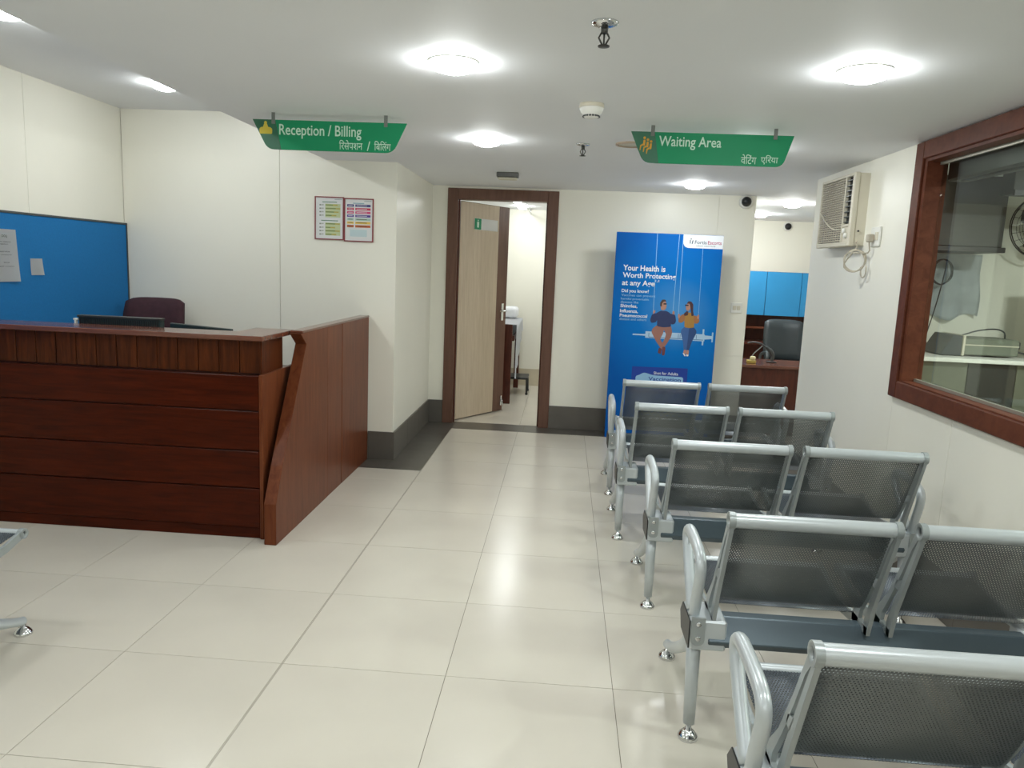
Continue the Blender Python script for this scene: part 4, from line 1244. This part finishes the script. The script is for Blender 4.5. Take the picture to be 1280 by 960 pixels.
tag(pil.build('pillow', M['sheet']), 'white pillow on the couch behind the door handle', 'pillow')

stl = thing('step_stool', (0.44, 6.3, 0), 'low black step stool on the floor of the room behind the door', 'stool')
MB().box(0.27, 0.585, 6.13, 6.47, 0.178, 0.205, bev=0.006).build('top', M['black'], stl)
for (sx_, sy_) in ((0.285, 6.15), (0.57, 6.15), (0.285, 6.45), (0.57, 6.45)):
    MB().tube([(sx_, sy_, 0.18), (sx_ + 0.004, sy_, 0.012)], 0.011, 8).build('leg', M['black'], stl)
    MB().lathe([(0.014, 0.0), (0.015, 0.018), (0.012, 0.022)], (sx_ + 0.004, sy_, 0), 10).build('rubber_foot', M['black'], stl)

cr = thing('curtain_rail', (0.5, 6.2, H), 'metal curtain rail under the ceiling inside the room behind the door', 'rail')
MB().tube([(0.50, 5.7, H - 0.05), (0.505, 6.85, H - 0.05)], 0.009, 8).build('rail', M['chrome'], cr)
for yy in (5.75, 6.78):
    MB().tube([(0.502, yy, H), (0.502, yy, H - 0.05)], 0.006, 8).build('hanger', M['chrome'], cr)

# ================================================================== OFFICE SEEN THROUGH THE OPENING
dk = thing('office_desk', (3.2, 4.8, 0), 'dark red brown office desk beyond the end of the back wall', 'desk')
MB().box(2.62, 4.0, 4.56, 5.12, 0.635, 0.662, bev=0.003).build('desk_top', M['wood_top'], dk)
MB().box(2.64, 3.98, 4.60, 4.62, 0.0, 0.635, bev=0.002).build('modesty_panel', M['wood_dark'], dk)
MB().box(2.64, 2.67, 4.62, 5.10, 0.0, 0.635).build('side_panel', M['wood_dark'], dk)
MB().box(3.95, 3.98, 4.62, 5.10, 0.0, 0.635).build('side_panel', M['wood_dark'], dk)
office_chair('executive_chair', 3.40, 5.72, PI, 0.45, 0.56, 1.015, M['black_soft'], 'black leatherette office chair behind the far desk', arms=True, seat_z=0.44)
bp_ = thing('desk_item', (2.775, 4.72, 0.662), 'small yellow and white item at the left end of the far desk', 'desk item')
MB().box(2.715, 2.795, 4.69, 4.75, 0.662, 0.69, bev=0.004).build('base', flat('yellow_plastic', (200, 180, 90)), bp_)
MB().lathe([(0.022, 0), (0.026, 0.01), (0.026, 0.03), (0.02, 0.036)], (2.768, 4.72, 0.69), 14).build('lid', flat('cream_lid', (236, 226, 180)), bp_)
lmp = thing('desk_stand', (2.98, 4.85, 0.662), 'black curved armed stand on the far desk in front of the chair', 'stand')
MB().lathe([(0.05, 0.0), (0.05, 0.008), (0.02, 0.014)], (2.98, 4.85, 0.662), 16).build('foot', M['black'], lmp)
MB().tube(smooth3([(2.98, 4.85, 0.672), (2.985, 4.85, 0.73), (2.955, 4.85, 0.78), (2.91, 4.85, 0.81)], 5), [0.016] * 6 + [0.02] * 5 + [0.014] * 5, 8).build('arm', M['dkgrey'], lmp)
MB().tube(smooth3([(2.915, 4.85, 0.805), (2.87, 4.85, 0.835), (2.80, 4.85, 0.85), (2.74, 4.85, 0.84)], 5), 0.008, 8).build('rod', M['dkgrey'], lmp)
MB().tube([(2.885, 4.85, 0.82), (2.81, 4.85, 0.745), (2.76, 4.85, 0.665)], 0.005, 6).build('strut', M['silver_dark'], lmp)
wc = thing('wall_cabinet', (3.5, 6.95, 1.01), 'blue wall cabinet with flat doors in the far office', 'cabinet')
MB().box(2.62, 4.45, 6.87, 7.19, 1.012, 1.54).build('body', M['wood_dark'], wc)
for a, b in ((2.62, 3.00), (3.002, 3.385), (3.389, 3.80), (3.803, 4.45)):
    MB().box(a + 0.0015, b - 0.0015, 6.85, 6.87, 1.014, 1.538, bev=0.002).build('door', M['blue_cab'], wc)
bk = thing('back_credenza', (3.5, 7.0, 0), 'dark brown shelf unit under the blue wall cabinet', 'shelf')
MB().box(2.62, 4.45, 7.16, 7.19, 0.0, 1.0).build('back_panel', M['wood_dark'], bk)
MB().box(2.62, 4.45, 6.88, 7.16, 0.845, 0.87, bev=0.002).build('shelf', M['wood_top'], bk)
MB().box(2.62, 4.45, 6.75, 7.16, 0.66, 0.69, bev=0.002).build('worktop', M['wood_dark'], bk)
MB().box(2.64, 2.66, 6.78, 7.16, 0.0, 0.66).build('side_panel', M['wood_dark'], bk)
MB().box(4.41, 4.43, 6.78, 7.16, 0.0, 0.66).build('side_panel', M['wood_dark'], bk)

# ================================================================== ROOM BEHIND THE WINDOW
tb_ = thing('work_table', (3.9, 2.7, 0), 'long olive grey counter inside the room behind the window', 'table')
MB().box(2.95, 4.88, 2.42, 2.97, 0.985, 1.012, bev=0.003).build('table_top', M['white'], tb_)
MB().box(2.95, 3.55, 2.46, 2.97, 0.0, 0.985).build('cupboard_front', M['cab_grey'], tb_)
MB().box(3.555, 3.85, 2.46, 2.97, 0.0, 0.985).build('cupboard_front', M['dark_lam'], tb_)
MB().box(3.855, 4.88, 2.46, 2.97, 0.0, 0.985).build('cupboard_front', M['cab_grey'], tb_)
oc = thing('reflection_box', (3.4, 2.8, 1.7), 'dark overhead box standing in for a reflection in the upper left of the window', 'cabinet')  # dark box built in place of a reflection in the glass
MB().box(2.86, 3.745, 2.62, 2.975, 1.72, H - 0.004, bev=0.003).build('body', M['dark_lam'], oc)
MB().box(2.86, 3.76, 2.60, 2.975, 1.685, 1.719, bev=0.003).build('bottom_ledge', M['black'], oc)

dv = thing('lab_device', (3.75, 2.68, 1.012), 'grey boxy machine on the counter behind the window', 'machine')
MB().box(3.55, 3.92, 2.58, 2.86, 1.022, 1.13, bev=0.008).build('body', M['device'], dv)
MB().prism([(3.43, 1.016), (3.56, 1.016), (3.56, 1.145), (3.50, 1.15), (3.47, 1.10)], 'y', 2.58, 2.84, bev=0.004).build('front_head', M['dkgrey'], dv)
MB().box(3.56, 3.575, 2.57, 2.86, 1.016, 1.15, bev=0.002).build('divider', M['cream_plastic'], dv)
MB().box(3.575, 3.915, 2.575, 2.582, 1.085, 1.092).build('trim_line', M['cream_plastic'], dv)
MB().box(3.92, 3.95, 2.62, 2.82, 1.07, 1.115, bev=0.004).build('rear_unit', M['dkgrey'], dv)
MB().tube(smooth3([(3.62, 2.72, 1.14), (3.72, 2.72, 1.175), (3.83, 2.72, 1.19), (3.89, 2.72, 1.17), (3.90, 2.72, 1.12)], 6), 0.005, 6).build('hose', M['dkgrey'], dv)
MB().tube(smooth3([(3.93, 2.70, 1.05), (4.0, 2.66, 1.04), (4.06, 2.64, 1.02), (4.09, 2.62, 1.018)], 5), 0.006, 6).build('power_lead', M['dkgrey'], dv)

cl = MB()
tb = bmesh.new()
gg = {}
n1, n2 = 16, 16
for i in range(n1 + 1):
    for j in range(n2 + 1):
        u, v = i / n1, j / n2
        x_ = 3.40 + 0.40 * u + 0.025 * (1 - v) * (u - 0.3)
        z_ = 1.68 - 0.43 * (1 - v) + 0.025 * math.sin(u * 9) * (1 - v)
        y_ = 2.945 - 0.018 * math.sin(u * 14 + v * 2) * (0.4 + 0.6 * (1 - v)) - 0.01 * math.sin(v * 9 + u * 5)
        gg[i, j] = tb.verts.new((x_, y_, z_))
for i in range(n1):
    for j in range(n2):
        fc = tb.faces.new((gg[i, j], gg[i + 1, j], gg[i + 1, j + 1], gg[i, j + 1])); fc.smooth = True
bmesh.ops.solidify(tb, geom=tb.faces[:], thickness=0.003)
cl._take(tb)
tag(cl.build('hanging_cloth', M['shade_white']), 'pale crumpled cloth hanging on the wall behind the window', 'cloth')
hc = thing('hanging_cable', (3.5, 2.85, 1.35), 'dark looped cable hanging in front of the pale cloth', 'cable')
loops = []
for k in range(30):
    a = math.radians(90 + 37 * k)
    loops.append((3.52 + 0.065 * math.cos(a) + 0.006 * math.sin(k), 2.885 + 0.006 * math.sin(k * 2.1), 1.555 + 0.085 * math.sin(a)))
MB().tube(smooth3(loops, 3), 0.004, 6).build('coil', M['dkgrey'], hc)
MB().tube(smooth3([(3.545, 2.885, 1.64), (3.53, 2.88, 1.5), (3.50, 2.88, 1.3), (3.46, 2.88, 1.1), (3.445, 2.87, 1.02)], 5), 0.004, 6).build('drop', M['dkgrey'], hc)
MB().tube(smooth3([(3.475, 2.885, 1.60), (3.46, 2.88, 1.4), (3.455, 2.88, 1.15), (3.48, 2.87, 1.03)], 5), 0.004, 6).build('drop', M['dkgrey'], hc)

fn = thing('wall_fan', (4.08, 2.95, 1.87), 'black round wall fan cut by the right edge of the photo', 'fan')
fc_ = (4.085, 2.80, 1.875)
gd = MB()
for r_ in (0.06, 0.10, 0.14, 0.175, 0.205):
    for yy in (-0.05, 0.05):
        bulge = yy * (1.0 if r_ < 0.19 else 0.2)
        gd.tube([(fc_[0] + r_ * math.cos(a), fc_[1] + bulge, fc_[2] + r_ * math.sin(a)) for a in [2 * PI * k / 40 for k in range(40)]], 0.0035 if r_ > 0.2 else 0.0014, 6, closed=True)
for k in range(24):
    a = 2 * PI * k / 24
    gd.tube([(fc_[0] + r_ * math.cos(a), fc_[1] - 0.05 * (1 if r_ < 0.19 else 0.2), fc_[2] + r_ * math.sin(a)) for r_ in (0.04, 0.1, 0.175, 0.205)], 0.0013, 4)
gd.build('guard', M['black'], fn)
bl = MB()
for k in range(3):
    a0 = 2 * PI * k / 3 + 0.55
    ptsb = []
    for q, rr in ((-0.32, 0.04), (-0.42, 0.16), (-0.1, 0.178), (0.38, 0.15), (0.3, 0.04)):
        ptsb.append((fc_[0] + rr * math.cos(a0 + q), fc_[2] + rr * math.sin(a0 + q)))
    bl.prism(rounded(ptsb, 0.02, 3), 'y', fc_[1] - 0.006, fc_[1] - 0.002)
bl.build('blades', M['dkgrey'], fn)
MB().lathe([(0.02, -0.03), (0.04, -0.02), (0.045, 0.03), (0.05, 0.06), (0.05, 0.12), (0.03, 0.14)], fc_, 18, axis='y').build('motor', M['black'], fn)
MB().tube([(fc_[0], fc_[1] + 0.1, fc_[2]), (fc_[0], fc_[1] + 0.12, fc_[2] - 0.1), (fc_[0], 2.97, fc_[2] - 0.12)], 0.014, 8).build('bracket', M['black'], fn)

tc = thing('tall_cabinet', (4.3, 2.3, 0), 'tall dark cabinet side behind the window at the right edge', 'cabinet')
MB().box(3.98, 4.5, 2.22, 2.41, 0.0, 1.64, bev=0.004).build('body', M['dark_lam'], tc)
MB().box(4.0, 4.48, 2.205, 2.22, 0.05, 1.62, bev=0.003).build('door', M['dark_lam'], tc)

pm = thing('blind_box', (4.3, 2.3, 2.0), 'dark horizontal box above the wall fan behind the window', 'pelmet')
MB().box(3.52, 4.86, 2.17, 2.30, 2.005, H - 0.002, bev=0.003).build('box', M['dark_lam'], pm)
MB().box(3.52, 4.86, 2.155, 2.17, 1.995, 2.03, bev=0.002).build('lower_rail', M['black'], pm)
bh_ = thing('head_shade_box', (2.88, 0.1, 1.97), 'dark blind housing added to darken the head of the window, on its inner side', 'shading')  # dark box added to cover the bright ceiling behind the window head
MB().box(2.826, 2.93, -1.1, 1.50, 1.975, 2.155, bev=0.01).build('housing', M['dark_lam'], bh_)
MB().tube([(2.86, -1.09, 1.972), (2.86, 1.41, 1.972)], 0.008, 8).build('bottom_bar', M['dark_lam'], bh_)
for nm, lb in (('door_handle', 'chrome lever handle'), ('leaf_panel', 'pale oak inlay of the brown leaf'), ('beam', 'blue grey steel beam')):
    for o in bpy.data.objects:
        if o.name.split('.')[0] == nm: o['label'] = lb
